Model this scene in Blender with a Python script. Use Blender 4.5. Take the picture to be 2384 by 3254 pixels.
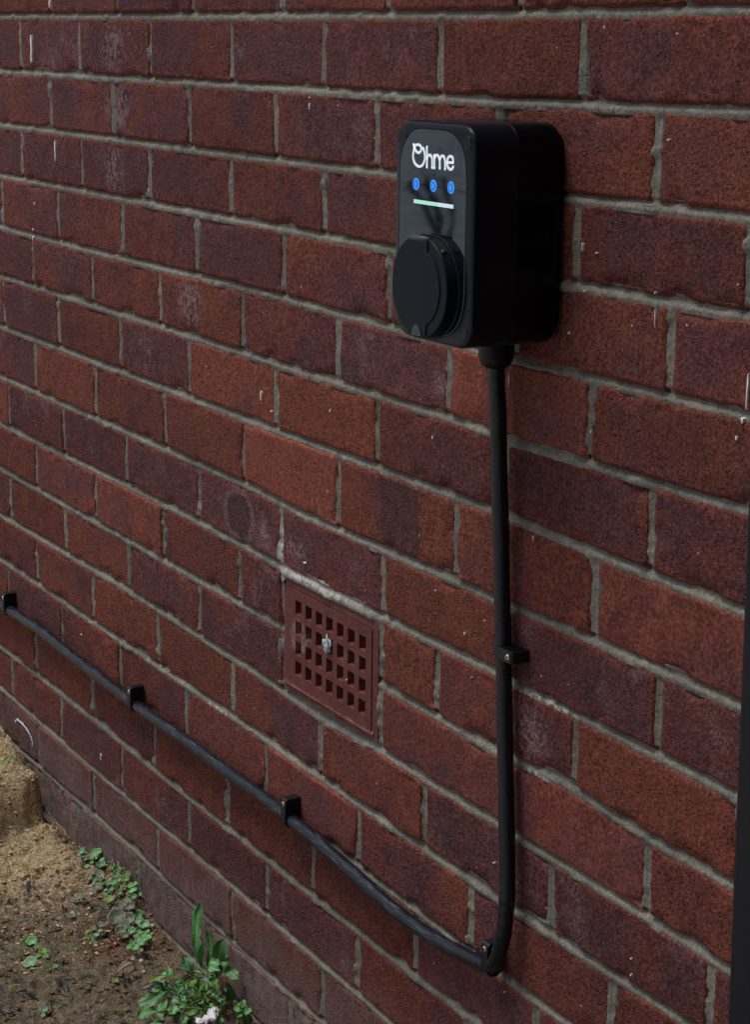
import bpy, bmesh, math, random
import numpy as np
from mathutils import Vector, Matrix
random.seed(7); rng = np.random.default_rng(7)
for o in list(bpy.data.objects): bpy.data.objects.remove(o)
SC = bpy.context.scene
COL = SC.collection

# ------------------------------------------------------------------ camera
cam_d = bpy.data.cameras.new('camera'); cam = bpy.data.objects.new('camera', cam_d); COL.objects.link(cam)
R3 = ((0.49745693, -0.84191952, -0.20906489), (0.86742589, 0.48565898, 0.10820205), (0.01043682, -0.23517415, 0.97189721))
CAMPOS = (2.69948, -0.974686, -0.023214)
mw = Matrix(((R3[0][0], R3[0][2], -R3[0][1], CAMPOS[0]), (R3[1][0], R3[1][2], -R3[1][1], CAMPOS[1]),
             (R3[2][0], R3[2][2], -R3[2][1], CAMPOS[2]), (0, 0, 0, 1)))
cam.matrix_world = mw
cam_d.sensor_fit = 'VERTICAL'; cam_d.sensor_height = 24.0; cam_d.lens = 6229.43 / 3254 * 24.0
cam_d.clip_start = 0.02; cam_d.clip_end = 500
SC.camera = cam

# ------------------------------------------------------------------ world, sun, exposure
SUN_EL, SUN_AZ = math.radians(70), math.radians(-35)      # azimuth from -Y (away from the wall) towards -X
w = bpy.data.worlds.new('World'); SC.world = w; w.use_nodes = True
nt = w.node_tree; nt.nodes.clear()
out = nt.nodes.new('ShaderNodeOutputWorld'); bg = nt.nodes.new('ShaderNodeBackground'); sky = nt.nodes.new('ShaderNodeTexSky')
hsv = nt.nodes.new('ShaderNodeHueSaturation'); hsv.inputs['Saturation'].default_value = 0.62
sky.sky_type = 'NISHITA'; sky.sun_disc = False; sky.sun_elevation = SUN_EL
sdir = Vector((math.sin(SUN_AZ) * math.cos(SUN_EL), -math.cos(SUN_AZ) * math.cos(SUN_EL), math.sin(SUN_EL)))
sky.sun_rotation = math.atan2(sdir.x, sdir.y)
sky.air_density = 1.0; sky.dust_density = 4.0; sky.ozone_density = 1.5
bg.inputs['Strength'].default_value = 0.085
nt.links.new(sky.outputs[0], hsv.inputs['Color']); nt.links.new(hsv.outputs[0], bg.inputs[0]); nt.links.new(bg.outputs[0], out.inputs[0])
sl = bpy.data.lights.new('sun', 'SUN'); sl.energy = 1.35; sl.angle = math.radians(20); sl.color = (1.0, 0.965, 0.92)
so = bpy.data.objects.new('sun', sl); COL.objects.link(so); so.rotation_euler = sdir.to_track_quat('Z', 'Y').to_euler()
vs = SC.view_settings; vs.view_transform = 'Standard'; vs.look = 'None'; vs.gamma = 1.0; vs.exposure = 0.32
vs.use_curve_mapping = False

# ------------------------------------------------------------------ materials
class N:
    def __init__(s, name, rough=0.8, spec=0.5):
        s.m = bpy.data.materials.new(name); s.m.use_nodes = True; s.t = s.m.node_tree
        s.b = s.t.nodes['Principled BSDF']; s.b.inputs['Roughness'].default_value = rough
        s.b.inputs['Specular IOR Level'].default_value = spec
    def n(s, k, **kw):
        x = s.t.nodes.new('ShaderNode' + k)
        for a, v in kw.items(): setattr(x, a, v)
        return x
    def l(s, a, b): s.t.links.new(a, b)
    def put(s, inp, v):
        if isinstance(v, (int, float)): inp.default_value = v
        elif isinstance(v, tuple): inp.default_value = v if len(v) != 3 or inp.type == 'VECTOR' else v + (1,)
        else: s.l(v, inp)
    def val(s, op, a, b=0.0, c=0.0, clamp=False):
        x = s.n('Math', operation=op, use_clamp=clamp)
        s.put(x.inputs[0], a); s.put(x.inputs[1], b); s.put(x.inputs[2], c); return x.outputs[0]
    def vec(s, op, a, b):
        x = s.n('VectorMath', operation=op); s.put(x.inputs[0], a); s.put(x.inputs[1], b); return x.outputs[0]
    def noise(s, co, sc, det=3, rough=0.55, color=False):
        x = s.n('TexNoise'); s.put(x.inputs['Vector'], co); x.inputs['Scale'].default_value = sc
        x.inputs['Detail'].default_value = det; x.inputs['Roughness'].default_value = rough
        return x.outputs['Color' if color else 'Fac']
    def vor(s, co, sc, feat='F1', rnd=1.0):
        x = s.n('TexVoronoi', feature=feat); s.put(x.inputs['Vector'], co); x.inputs['Scale'].default_value = sc
        x.inputs['Randomness'].default_value = rnd
        return x
    def ss(s, v, lo, hi, a=0.0, b=1.0):
        x = s.n('MapRange', interpolation_type='SMOOTHSTEP'); s.put(x.inputs[0], v)
        for i, q in enumerate((lo, hi, a, b)): s.put(x.inputs[i + 1], q)
        return x.outputs[0]
    def mix(s, f, a, b, mode='MIX'):
        x = s.n('Mix', data_type='RGBA', blend_type=mode); s.put(x.inputs[0], f); s.put(x.inputs[6], a); s.put(x.inputs[7], b)
        return x.outputs[2]
    def bump(s, h, dist=0.001, strength=1.0, nrm=None):
        x = s.n('Bump'); x.inputs['Distance'].default_value = dist; s.put(x.inputs['Strength'], strength); s.l(h, x.inputs['Height'])
        if nrm: s.l(nrm, x.inputs['Normal'])
        return x.outputs[0]
    def obj(s): return s.n('TexCoord').outputs['Object']
    def pos(s): return s.n('NewGeometry').outputs['Position']
    def sep(s, v):
        x = s.n('SeparateXYZ'); s.l(v, x.inputs[0]); return x.outputs
    def base(s, v): s.put(s.b.inputs['Base Color'], v)
    def nrm(s, v): s.l(v, s.b.inputs['Normal'])
    def rgh(s, v): s.put(s.b.inputs['Roughness'], v)

def brick_mat():
    q = N('weathered_red_brick', 0.9, 0.18)
    oi = q.n('ObjectInfo'); oc = q.n('SeparateColor'); q.l(oi.outputs['Color'], oc.inputs[0])
    tone, bri, dirt = oc.outputs[0], oc.outputs[1], oc.outputs[2]; smooth = oi.outputs['Alpha']
    cx = q.n('CombineXYZ'); r = q.val('MULTIPLY', oi.outputs['Random'], 37.0)
    for i in range(3): q.l(r, cx.inputs[i])
    P = q.vec('ADD', q.obj(), cx.outputs[0])
    ed = q.n('Attribute', attribute_name='edge').outputs['Fac']
    n1 = q.noise(P, 8, 2.5, 0.6); n2 = q.noise(P, 34, 3, 0.6); n3 = q.noise(P, 320, 3, 0.65); n4 = q.noise(P, 130, 3, 0.6)
    fl = q.val('ADD', q.val('ADD', n1, q.val('MULTIPLY', q.val('SUBTRACT', tone, 0.5), 0.56)), q.val('MULTIPLY', q.val('SUBTRACT', n4, 0.5), 0.16))
    hue = q.val('FRACT', q.val('MULTIPLY', oi.outputs['Random'], 91.7))
    flm = q.val('MULTIPLY', q.ss(fl, 0.36, 0.66), q.ss(ed, 0.0, 1.0, 0.30, 1.0))
    c = q.mix(q.ss(n2, 0.35, 0.65), (0.160, 0.044, 0.036), (0.196, 0.060, 0.042))
    c = q.mix(q.val('MULTIPLY', q.ss(hue, 0.35, 1.0), q.ss(tone, 0.62, 0.2)), c, (0.212, 0.064, 0.040))
    c = q.mix(flm, c, (0.128, 0.047, 0.050))
    c = q.mix(q.val('MULTIPLY', flm, q.ss(q.noise(P, 22, 3), 0.5, 0.75)), c, (0.088, 0.040, 0.052))
    # dark heart of one brick, burnt corner of another, ringed stain on a third (x, z, half sizes)
    xw, yw, zw = q.sep(q.pos())
    for (px, pz, sx, sz, kind) in ((1.0580, -0.4895, 0.042, 0.040, 'd'), (0.950, -0.356, 0.030, 0.012, 'd'), (0.690, -0.568, 0.034, 0.028, 'r'), (0.338, -0.040, 0.040, 0.034, 'b'), (0.345, -0.112, 0.045, 0.032, 'b'), (0.330, -0.190, 0.036, 0.034, 'b'), (0.560, -0.335, 0.040, 0.030, 'b'), (0.83, -0.575, 0.030, 0.014, 'b'), (1.30, -0.640, 0.035, 0.030, 'b')):
        ux = q.val('DIVIDE', q.val('SUBTRACT', xw, px), sx); uz = q.val('DIVIDE', q.val('SUBTRACT', zw, pz), sz)
        if kind == 'd': rad = q.val('MAXIMUM', q.val('ABSOLUTE', ux), q.val('ABSOLUTE', uz))
        else: rad = q.val('SQRT', q.val('ADD', q.val('MULTIPLY', ux, ux), q.val('MULTIPLY', uz, uz)))
        rad = q.val('ADD', rad, q.val('MULTIPLY', q.val('SUBTRACT', n4, 0.5), 0.35))
        if kind == 'b': c = q.mix(q.val('MULTIPLY', q.ss(rad, 1.3, 0.4, 0.0, 0.75), q.ss(n4, 0.40, 0.60)), c, (0.250, 0.175, 0.190)); continue
        c = q.mix(q.ss(rad, 1.05, 0.80, 0.0, 0.75), c, (0.070, 0.038, 0.044))
        if kind == 'r': c = q.mix(q.val('MULTIPLY', q.ss(rad, 0.85, 1.0), q.ss(rad, 1.35, 1.05, 0.0, 0.45)), c, (0.20, 0.15, 0.15))
    # pale kiln bloom on the purple ones
    bl = q.val('MULTIPLY', q.ss(q.noise(q.vec('ADD', P, (3.1, 7.7, 1.3)), 17, 4, 0.65), 0.52, 0.72), q.ss(tone, 0.45, 0.9))
    c = q.mix(q.val('MULTIPLY', bl, 0.55), c, (0.25, 0.165, 0.175))
    # arris glows redder
    c = q.mix(q.ss(ed, 0.35, 0.0, 0.0, 0.45), c, (0.25, 0.070, 0.042))
    # grain
    g = q.ss(n3, 0.30, 0.70, 0.50, 1.48)
    c = q.mix(1.0, c, q.mix(0.0, g, g), 'MULTIPLY')
    g2 = q.ss(n4, 0.3, 0.7, 0.84, 1.16); c = q.mix(1.0, c, g2, 'MULTIPLY')
    v = q.vor(P, 300); pit = q.val('MULTIPLY', q.ss(v.outputs['Distance'], 0.45, 0.15), q.ss(q.noise(P, 70, 2), 0.42, 0.62))
    c = q.mix(q.val('MULTIPLY', pit, 0.55), c, (0.018, 0.009, 0.009))
    v2 = q.vor(P, 95); hs = q.n('SeparateColor'); q.l(v2.outputs['Color'], hs.inputs[0])
    sp = q.val('MULTIPLY', q.ss(v2.outputs['Distance'], 0.13, 0.05), q.val('GREATER_THAN', q.val('ADD', hs.outputs[0], q.val('MULTIPLY', tone, 0.03)), 0.975))
    c = q.mix(sp, c, (0.62, 0.55, 0.50))
    # soil splash and streaks low on the wall
    z = q.sep(q.pos())
    st = q.n('CombineXYZ'); q.l(q.val('MULTIPLY', z[0], 170), st.inputs[0]); q.l(q.val('MULTIPLY', z[2], 42), st.inputs[2]); q.l(z[1], st.inputs[1])
    stn = q.noise(st.outputs[0], 1.0, 4, 0.6)
    low = q.val('ADD', q.ss(z[2], -0.98, -1.17), q.val('MULTIPLY', q.val('SUBTRACT', q.noise(q.pos(), 9, 3), 0.5), 0.9))
    lowx = q.val('MULTIPLY', low, q.ss(z[2], -0.97, -1.06))
    lowc = q.val('ADD', lowx, q.val('MULTIPLY', dirt, 0.8), clamp=True)
    c = q.mix(q.val('MULTIPLY', lowc, q.ss(q.noise(P, 26, 4, 0.65), 0.30, 0.70, 0.35, 0.95)), c, (0.200, 0.145, 0.138))
    c = q.mix(q.val('MULTIPLY', q.ss(z[2], -1.105, -1.135), q.ss(q.noise(q.pos(), 55, 4, 0.7), 0.40, 0.62, 0.0, 0.72)), c, (0.275, 0.222, 0.205))
    dm = q.val('MULTIPLY', lowc, q.val('MULTIPLY', q.ss(stn, 0.50, 0.72), q.ss(q.noise(P, 48, 3), 0.36, 0.62)))
    c = q.mix(q.val('MULTIPLY', dm, 0.80), c, (0.340, 0.270, 0.245))
    c = q.mix(1.0, c, q.mix(0.0, q.val('MULTIPLY', bri, 1.94), (0, 0, 0)), 'MULTIPLY')
    q.base(c)
    h = q.val('ADD', q.val('MULTIPLY', q.noise(P, 300, 4, 0.75), 1.5), q.val('MULTIPLY', q.noise(P, 90, 3), 0.9))
    h = q.val('SUBTRACT', h, q.val('MULTIPLY', pit, 0.7))
    stg = q.val('SUBTRACT', 1.0, q.val('MULTIPLY', smooth, 0.75))
    q.nrm(q.bump(h, 0.0033, stg))
    return q.m

def mortar_mat():
    q = N('grey_cement_mortar', 0.95, 0.2); P = q.pos()
    c = q.mix(q.ss(q.noise(P, 7, 3), 0.35, 0.65), (0.168, 0.158, 0.134), (0.230, 0.217, 0.184))
    c = q.mix(1.0, c, q.ss(q.noise(P, 420, 3, 0.7), 0.25, 0.75, 0.62, 1.38), 'MULTIPLY')
    c = q.mix(1.0, c, q.ss(q.noise(P, 60, 4, 0.7), 0.3, 0.7, 0.80, 1.2), 'MULTIPLY')
    x, y, z = q.sep(P)
    # lighter, newer mortar above the air brick
    nb = q.val('MULTIPLY', q.val('MULTIPLY', q.ss(x, 0.785, 0.80), q.ss(x, 1.03, 0.90)), q.val('MULTIPLY', q.ss(z, -0.625, -0.615), q.ss(z, -0.50, -0.58)))
    c = q.mix(q.val('MULTIPLY', nb, q.ss(q.noise(P, 120, 3), 0.35, 0.6, 0.25, 0.9)), c, (0.50, 0.49, 0.46))
    for (px, pz, sx, sz) in ((1.325, -0.6065, 0.060, 0.006), (1.335, -0.684, 0.065, 0.006), (0.62, -0.829, 0.05, 0.005), (1.31, -0.683, 0.03, 0.008)):
        ux = q.val('DIVIDE', q.val('SUBTRACT', x, px), sx); uz = q.val('DIVIDE', q.val('SUBTRACT', z, pz), sz)
        rd = q.val('ADD', q.val('MULTIPLY', ux, ux), q.val('MULTIPLY', uz, uz))
        c = q.mix(q.val('MULTIPLY', q.ss(rd, 1.1, 0.3), q.ss(q.noise(P, 150, 3), 0.42, 0.6)), c, (0.52, 0.52, 0.50))
    # cracks
    ck = q.vor(P, 26, 'DISTANCE_TO_EDGE'); cm = q.val('MULTIPLY', q.ss(ck.outputs['Distance'], 0.012, 0.0), q.ss(q.noise(P, 12, 2), 0.62, 0.70))
    c = q.mix(q.val('MULTIPLY', cm, 0.8), c, (0.02, 0.02, 0.018))
    # damp, earthy and mossy towards the soil
    lo = q.val('MULTIPLY', q.ss(z, -0.95, -1.16), q.ss(q.noise(P, 30, 3), 0.3, 0.65, 0.4, 1.0))
    c = q.mix(q.val('MULTIPLY', lo, 0.6), c, (0.200, 0.170, 0.125))
    q.base(c)
    h = q.val('ADD', q.noise(P, 380, 4, 0.7), q.val('MULTIPLY', cm, -1.5))
    q.nrm(q.bump(h, 0.0016, 0.9)); return q.m

def plain(name, col, rough=0.5, spec=0.5, metal=0.0, emit=None, es=0.0, bump=None, var=0.0, vs_=200):
    q = N(name, rough, spec); q.b.inputs['Metallic'].default_value = metal
    if var:
        q.base(q.mix(1.0, col, q.ss(q.noise(q.obj(), vs_, 4, 0.65), 0.25, 0.75, 1 - var, 1 + var), 'MULTIPLY'))
    else: q.base(col)
    if emit: q.put(q.b.inputs['Emission Color'], emit); q.b.inputs['Emission Strength'].default_value = es
    if bump: q.nrm(q.bump(q.noise(q.obj(), bump[0], 4, 0.6), bump[1], 0.8))
    return q.m

def cable_mat():
    q = N('scuffed_sheen_cable_sheath', 0.38, 0.45); P = q.pos()
    st = q.n('Attribute', attribute_name='along').outputs['Vector']
    n = q.noise(st, 1.0, 5, 0.7); n2 = q.noise(P, 45, 4, 0.7)
    c = q.mix(q.val('MULTIPLY', q.ss(n, 0.50, 0.74, 0.0, 0.85), q.ss(n2, 0.36, 0.62)), (0.004, 0.007, 0.014), (0.15, 0.18, 0.22))  # pale scuffs, also carrying the bluish sky highlights as painted colour
    v = q.ss(q.sep(P)[0], 1.16, 1.24)
    c = q.mix(v, c, (0.002, 0.004, 0.009))  # upright stretch painted darker, as it catches less light than the level run
    q.base(c); q.rgh(q.ss(n, 0.4, 0.7, 0.24, 0.45)); q.nrm(q.bump(q.val('ADD', n, q.noise(P, 500, 2)), 0.0006, 0.5)); return q.m

def ground_mat():
    q = N('damp_sandy_soil', 0.92, 0.3); P = q.pos(); x, y, z = q.sep(P)
    wob = q.val('MULTIPLY', q.val('SUBTRACT', q.noise(P, 14, 4, 0.65), 0.5), 0.22)
    # sand where the ground stands high and to the far left, dark earth in front
    sx = q.val('ADD', x, wob)
    t = q.val('ADD', sx, q.val('MULTIPLY', y, -0.35))
    sand = q.ss(t, 0.42, 0.20)
    cs = q.mix(q.ss(q.noise(P, 22, 4, 0.6), 0.36, 0.64), (0.35, 0.280, 0.185), (0.45, 0.335, 0.185))
    cs = q.mix(q.ss(q.noise(P, 9, 3, 0.6), 0.52, 0.66), cs, (0.37, 0.260, 0.195))
    ce = q.mix(q.ss(q.noise(P, 30, 4, 0.6), 0.35, 0.65), (0.135, 0.118, 0.082), (0.180, 0.135, 0.098))
    ce = q.mix(q.ss(q.noise(q.vec('ADD', P, (5, 5, 5)), 24, 5, 0.7), 0.50, 0.66), ce, (0.125, 0.135, 0.075))
    ce = q.mix(q.val('MULTIPLY', q.ss(q.noise(q.vec('ADD', P, (9, 1, 5)), 60, 3, 0.7), 0.60, 0.70), 0.8), ce, (0.30, 0.20, 0.085))
    c = q.mix(sand, ce, cs)
    d = q.n('VectorMath', operation='DISTANCE'); q.l(P, d.inputs[0]); d.inputs[1].default_value = (0.445, -0.052, -1.2)
    red = q.ss(q.val('ADD', d.outputs['Value'], q.val('MULTIPLY', wob, 0.4)), 0.075, 0.03)
    c = q.mix(q.val('MULTIPLY', red, 0.7), c, (0.16, 0.052, 0.042))
    c = q.mix(1.0, c, q.ss(q.noise(P, 380, 4, 0.7), 0.28, 0.72, 0.40, 1.6), 'MULTIPLY')
    c = q.mix(1.0, c, q.ss(q.noise(P, 95, 4, 0.7), 0.3, 0.7, 0.68, 1.3), 'MULTIPLY')
    v = q.vor(P, 160); c = q.mix(q.val('MULTIPLY', q.ss(v.outputs['Distance'], 0.32, 0.12), q.ss(q.noise(P, 45, 2), 0.45, 0.6)), c, (0.02, 0.014, 0.01))
    q.base(c); q.nrm(q.bump(q.val('ADD', q.noise(P, 300, 5, 0.75), q.noise(P, 110, 3)), 0.004, 1.0)); return q.m

def leaf_mat(name, a, b, rough=0.5, spec=0.4, sc=60):
    q = N(name, rough, spec); P = q.obj()
    oi = q.n('ObjectInfo'); r = q.val('MULTIPLY', oi.outputs['Random'], 11.0)
    cx = q.n('CombineXYZ'); q.l(r, cx.inputs[0]); q.l(r, cx.inputs[1]); P = q.vec('ADD', P, cx.outputs[0])
    c = q.mix(q.ss(q.noise(P, sc, 4, 0.6), 0.33, 0.67), a, b)
    c = q.mix(1.0, c, q.ss(q.noise(P, 420, 2), 0.3, 0.7, 0.8, 1.2), 'MULTIPLY')
    rib = q.n('Attribute', attribute_name='rib').outputs['Fac']
    c = q.mix(q.val('MULTIPLY', rib, 0.55), c, tuple(min(1, k * 2.2 + 0.02) for k in b))
    c = q.mix(1.0, c, q.val('MULTIPLY_ADD', oi.outputs['Random'], 0.5, 0.75), 'MULTIPLY')
    q.base(c); q.nrm(q.bump(q.noise(P, 260, 3), 0.0012, 0.6))
    q.b.inputs['Subsurface Weight'].default_value = 0.0
    return q.m

def grille_mat():
    q = N('red_painted_terracotta', 0.7, 0.35); P = q.obj()
    c = q.mix(q.ss(q.noise(P, 30, 4), 0.35, 0.65), (0.118, 0.029, 0.025), (0.145, 0.038, 0.032))
    c = q.mix(1.0, c, q.ss(q.noise(P, 300, 3), 0.3, 0.7, 0.82, 1.18), 'MULTIPLY')
    x, y, z = q.sep(P)
    dn = q.noise(P, 75, 4, 0.7)
    c = q.mix(q.val('MULTIPLY', q.ss(q.noise(P, 46, 5, 0.7), 0.50, 0.70), 0.45), c, (0.19, 0.105, 0.095))
    c = q.mix(q.val('MULTIPLY', q.ss(q.noise(P, 110, 4, 0.7), 0.58, 0.70), 0.6), c, (0.055, 0.022, 0.020))
    d = q.val('MULTIPLY', q.ss(z, -0.052, -0.062), q.ss(dn, 0.45, 0.62))          # dusty ledge at the foot
    c = q.mix(q.val('MULTIPLY', d, 0.5), c, (0.20, 0.13, 0.12))
    ds = q.n('VectorMath', operation='DISTANCE'); q.l(P, ds.inputs[0]); ds.inputs[1].default_value = (-0.0685, -0.004, 0.001)
    e = q.val('MULTIPLY', q.val('MULTIPLY', q.ss(ds.outputs['Value'], 0.024, 0.015), q.ss(ds.outputs['Value'], 0.006, 0.011)), q.ss(dn, 0.40, 0.55))
    c = q.mix(q.val('MULTIPLY', e, 0.7), c, (0.30, 0.20, 0.20))
    q.base(c); q.nrm(q.bump(q.noise(P, 200, 4), 0.0012, 0.6)); return q.m

M = dict(brick=brick_mat(), mortar=mortar_mat(), cable=cable_mat(), ground=ground_mat(), grille=grille_mat(),
    core=plain('dark_wall_core', (0.05, 0.045, 0.04), 0.95, 0.1),
    shell=plain('satin_black_housing', (0.0008, 0.0010, 0.0025), 0.20, 0.15),
    bezel=plain('satin_black_bezel', (0.0015, 0.0035, 0.009), 0.26, 0.25, bump=(900, 0.0001)),
    gloss=plain('gloss_black_panel', (0.0015, 0.0055, 0.011), 0.03, 1.0),
    lid=plain('matt_black_lid', (0.003, 0.007, 0.013), 0.50, 0.16, bump=(900, 0.00015)),
    tab=plain('grey_black_tab', (0.045, 0.055, 0.070), 0.55, 0.4),
    rubber=plain('black_gland_plastic', (0.002, 0.003, 0.005), 0.40, 0.25),
    clip=plain('black_clip_plastic', (0.004, 0.006, 0.011), 0.42, 0.4, bump=(600, 0.0003)),
    screw=plain('bright_zinc_screw', (0.85, 0.80, 0.66), 0.22, 0.5, 1.0),
    slot=plain('dark_screw_recess', (0.03, 0.03, 0.025), 0.5, 0.4, 0.6),
    logo=plain('backlit_white_lettering', (0.78, 0.84, 0.90), 0.4, 0.5, emit=(0.80, 0.90, 1.0), es=0.30),
    blue=plain('blue_lit_button', (0.02, 0.10, 0.35), 0.4, 0.4, emit=(0.006, 0.16, 0.85), es=0.50),
    bluep=plain('pale_blue_lit_rim', (0.05, 0.25, 0.5), 0.4, 0.4, emit=(0.06, 0.32, 0.95), es=0.8),
    mint=plain('mint_green_light', (0.3, 0.6, 0.5), 0.4, 0.4, emit=(0.38, 0.78, 0.62), es=0.48),
    pale=plain('pale_white_light', (0.6, 0.65, 0.7), 0.4, 0.4, emit=(0.50, 0.66, 0.70), es=0.50),
    post=plain('black_painted_post', (0.005, 0.006, 0.009), 0.55, 0.3),
    white=plain('white_paint_spatter', (0.88, 0.88, 0.90), 0.6, 0.4),
    scrap=plain('white_crumpled_scrap', (0.70, 0.68, 0.72), 0.35, 0.5, var=0.25, vs_=120),
    foil=plain('silvery_sealant_blob', (0.42, 0.46, 0.52), 0.35, 0.5, 0.35, bump=(300, 0.002), var=0.5, vs_=350),
    dark=plain('hole_shade_black', (0.012, 0.006, 0.006), 0.9, 0.1),
    leaf=leaf_mat('fresh_green_leaf', (0.065, 0.20, 0.060), (0.13, 0.31, 0.105)),
    leafy=leaf_mat('yellow_green_leaf', (0.085, 0.17, 0.025), (0.15, 0.23, 0.045)),
    clover=leaf_mat('blue_green_round_leaf', (0.070, 0.18, 0.090), (0.15, 0.28, 0.155)),
    dull=leaf_mat('dull_mud_spattered_leaf', (0.095, 0.110, 0.065), (0.15, 0.17, 0.11), sc=110),
    sprig=leaf_mat('pale_green_sprig', (0.13, 0.18, 0.06), (0.20, 0.25, 0.11)),
    dead=leaf_mat('dead_brown_leaf', (0.085, 0.048, 0.038), (0.150, 0.085, 0.062), sc=90),
    black_leaf=leaf_mat('rotten_dark_leaf', (0.022, 0.019, 0.022), (0.050, 0.040, 0.042), 0.4, 0.5, sc=90),
    pink=leaf_mat('dry_pinkish_leaf', (0.22, 0.13, 0.12), (0.34, 0.22, 0.20), sc=90),
    crumb=plain('soil_crumbs', (0.14, 0.098, 0.056), 0.95, 0.2, var=0.5, vs_=60),
    crumbs=plain('sandy_crumbs', (0.46, 0.33, 0.19), 0.95, 0.2, var=0.35, vs_=60),
    pebble=plain('pale_pebble', (0.36, 0.36, 0.28), 0.6, 0.4, var=0.2),
    shrub=plain('wet_dark_bark', (0.012, 0.010, 0.009), 0.9, 0.1),
    twig=plain('brown_twig', (0.055, 0.035, 0.025), 0.8, 0.3, var=0.3))

M['gloss'].node_tree.nodes['Principled BSDF'].inputs['Specular Tint'].default_value = (0.70, 0.88, 1.0, 1)

# ------------------------------------------------------------------ helpers
def h3(ix, iy, iz, s):
    n = (ix.astype(np.int64) * 374761393 + iy.astype(np.int64) * 668265263 + iz.astype(np.int64) * 2147483647 + s * 974634777) & 0xffffffff
    n = ((n ^ (n >> 13)) * 1274126177) & 0xffffffff
    n = ((n ^ (n >> 16)) * 2246822519) & 0xffffffff
    return ((n ^ (n >> 15)) & 0xffffff) / float(0xffffff)
def vn(x, y, s=0):                     # value noise in 2D, 0..1
    ix, iy = np.floor(x), np.floor(y); fx, fy = x - ix, y - iy
    fx = fx * fx * (3 - 2 * fx); fy = fy * fy * (3 - 2 * fy); z = np.zeros_like(ix)
    a, b, c, d = h3(ix, iy, z, s), h3(ix + 1, iy, z, s), h3(ix, iy + 1, z, s), h3(ix + 1, iy + 1, z, s)
    return (a * (1 - fx) + b * fx) * (1 - fy) + (c * (1 - fx) + d * fx) * fy
def fbm(x, y, s=0, o=3):
    t = 0; a = 1.0; q = 0
    for k in range(o):
        t = t + a * vn(x * 2 ** k + 13.7 * k, y * 2 ** k - 7.3 * k, s + k); q += a; a *= 0.5
    return t / q
def sstep(x, a, b):
    t = np.clip((x - a) / (b - a), 0, 1); return t * t * (3 - 2 * t)
def mesh_obj(name, V, F, mat, parent=None, loc=None, smooth=True):
    me = bpy.data.meshes.new(name); V = np.asarray(V, dtype=np.float32)
    if isinstance(F, np.ndarray):
        me.vertices.add(len(V)); me.vertices.foreach_set('co', V.ravel())
        me.loops.add(F.size); me.loops.foreach_set('vertex_index', F.astype(np.int32).ravel())
        me.polygons.add(len(F)); me.polygons.foreach_set('loop_start', np.arange(0, F.size, F.shape[1], dtype=np.int32))
        me.update(calc_edges=True)
    else: me.from_pydata([tuple(map(float, v)) for v in V], [], F); me.update()
    me.polygons.foreach_set('use_smooth', np.full(len(me.polygons), smooth))
    me.materials.append(mat); o = bpy.data.objects.new(name, me); COL.objects.link(o)
    if parent: o.parent = parent
    if loc is not None: o.location = loc
    return o
def bm_obj(name, bm, mat, parent=None, loc=None, smooth=False, bevel=0, auto=True, sharp=38):
    bmesh.ops.recalc_face_normals(bm, faces=bm.faces)
    me = bpy.data.meshes.new(name); bm.to_mesh(me); bm.free()
    if smooth: me.polygons.foreach_set('use_smooth', np.full(len(me.polygons), True))
    if smooth and auto: me.set_sharp_from_angle(angle=math.radians(sharp))
    me.materials.append(mat); o = bpy.data.objects.new(name, me); COL.objects.link(o)
    if parent: o.parent = parent
    if loc is not None: o.location = loc
    if bevel:
        m = o.modifiers.new('bevel', 'BEVEL'); m.width = bevel; m.segments = 2; m.limit_method = 'ANGLE'
    return o
def thing(name, label, cat, loc=(0, 0, 0), group=None):
    o = bpy.data.objects.new(name, None); COL.objects.link(o); o.location = loc; o.empty_display_size = 0.02
    return tag(o, label, cat, group)
def tag(o, label=None, cat=None, group=None, kind=None):
    for k, v in (('label', label), ('category', cat), ('group', group), ('kind', kind)):
        if v: o[k] = v
    return o
def fattr(o, name, arr):
    a = o.data.attributes.new(name, 'FLOAT', 'POINT'); a.data.foreach_set('value', np.asarray(arr, dtype=np.float32))
def grid_faces(nu, nv, mask=None):
    i = np.arange(nu - 1)[:, None] * nv + np.arange(nv - 1)[None, :]
    F = np.stack([i, i + nv, i + nv + 1, i + 1], -1)
    return F[mask] if mask is not None else F.reshape(-1, 4)
def prism(bm, pts, y0, y1):            # polygon in XZ between two depths
    a = [bm.verts.new((p[0], y0, p[1])) for p in pts]; b = [bm.verts.new((p[0], y1, p[1])) for p in pts]
    n = len(pts); bm.faces.new(a); bm.faces.new(b[::-1])
    for i in range(n): bm.faces.new((a[i], b[i], b[(i + 1) % n], a[(i + 1) % n]))
def box(bm, x0, x1, y0, y1, z0, z1): prism(bm, [(x0, z0), (x1, z0), (x1, z1), (x0, z1)], y0, y1)
def catmull(P, n=8):
    P = [Vector(p) for p in P]; P = [P[0] * 2 - P[1]] + P + [P[-1] * 2 - P[-2]]; o = []
    for i in range(1, len(P) - 2):
        for k in range(n):
            t = k / n; a, b, c, d = P[i - 1:i + 3]
            o.append(0.5 * (2 * b + (c - a) * t + (2 * a - 5 * b + 4 * c - d) * t * t + (3 * b - a - 3 * c + d) * t ** 3))
    o.append(P[-2]); return o
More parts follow.
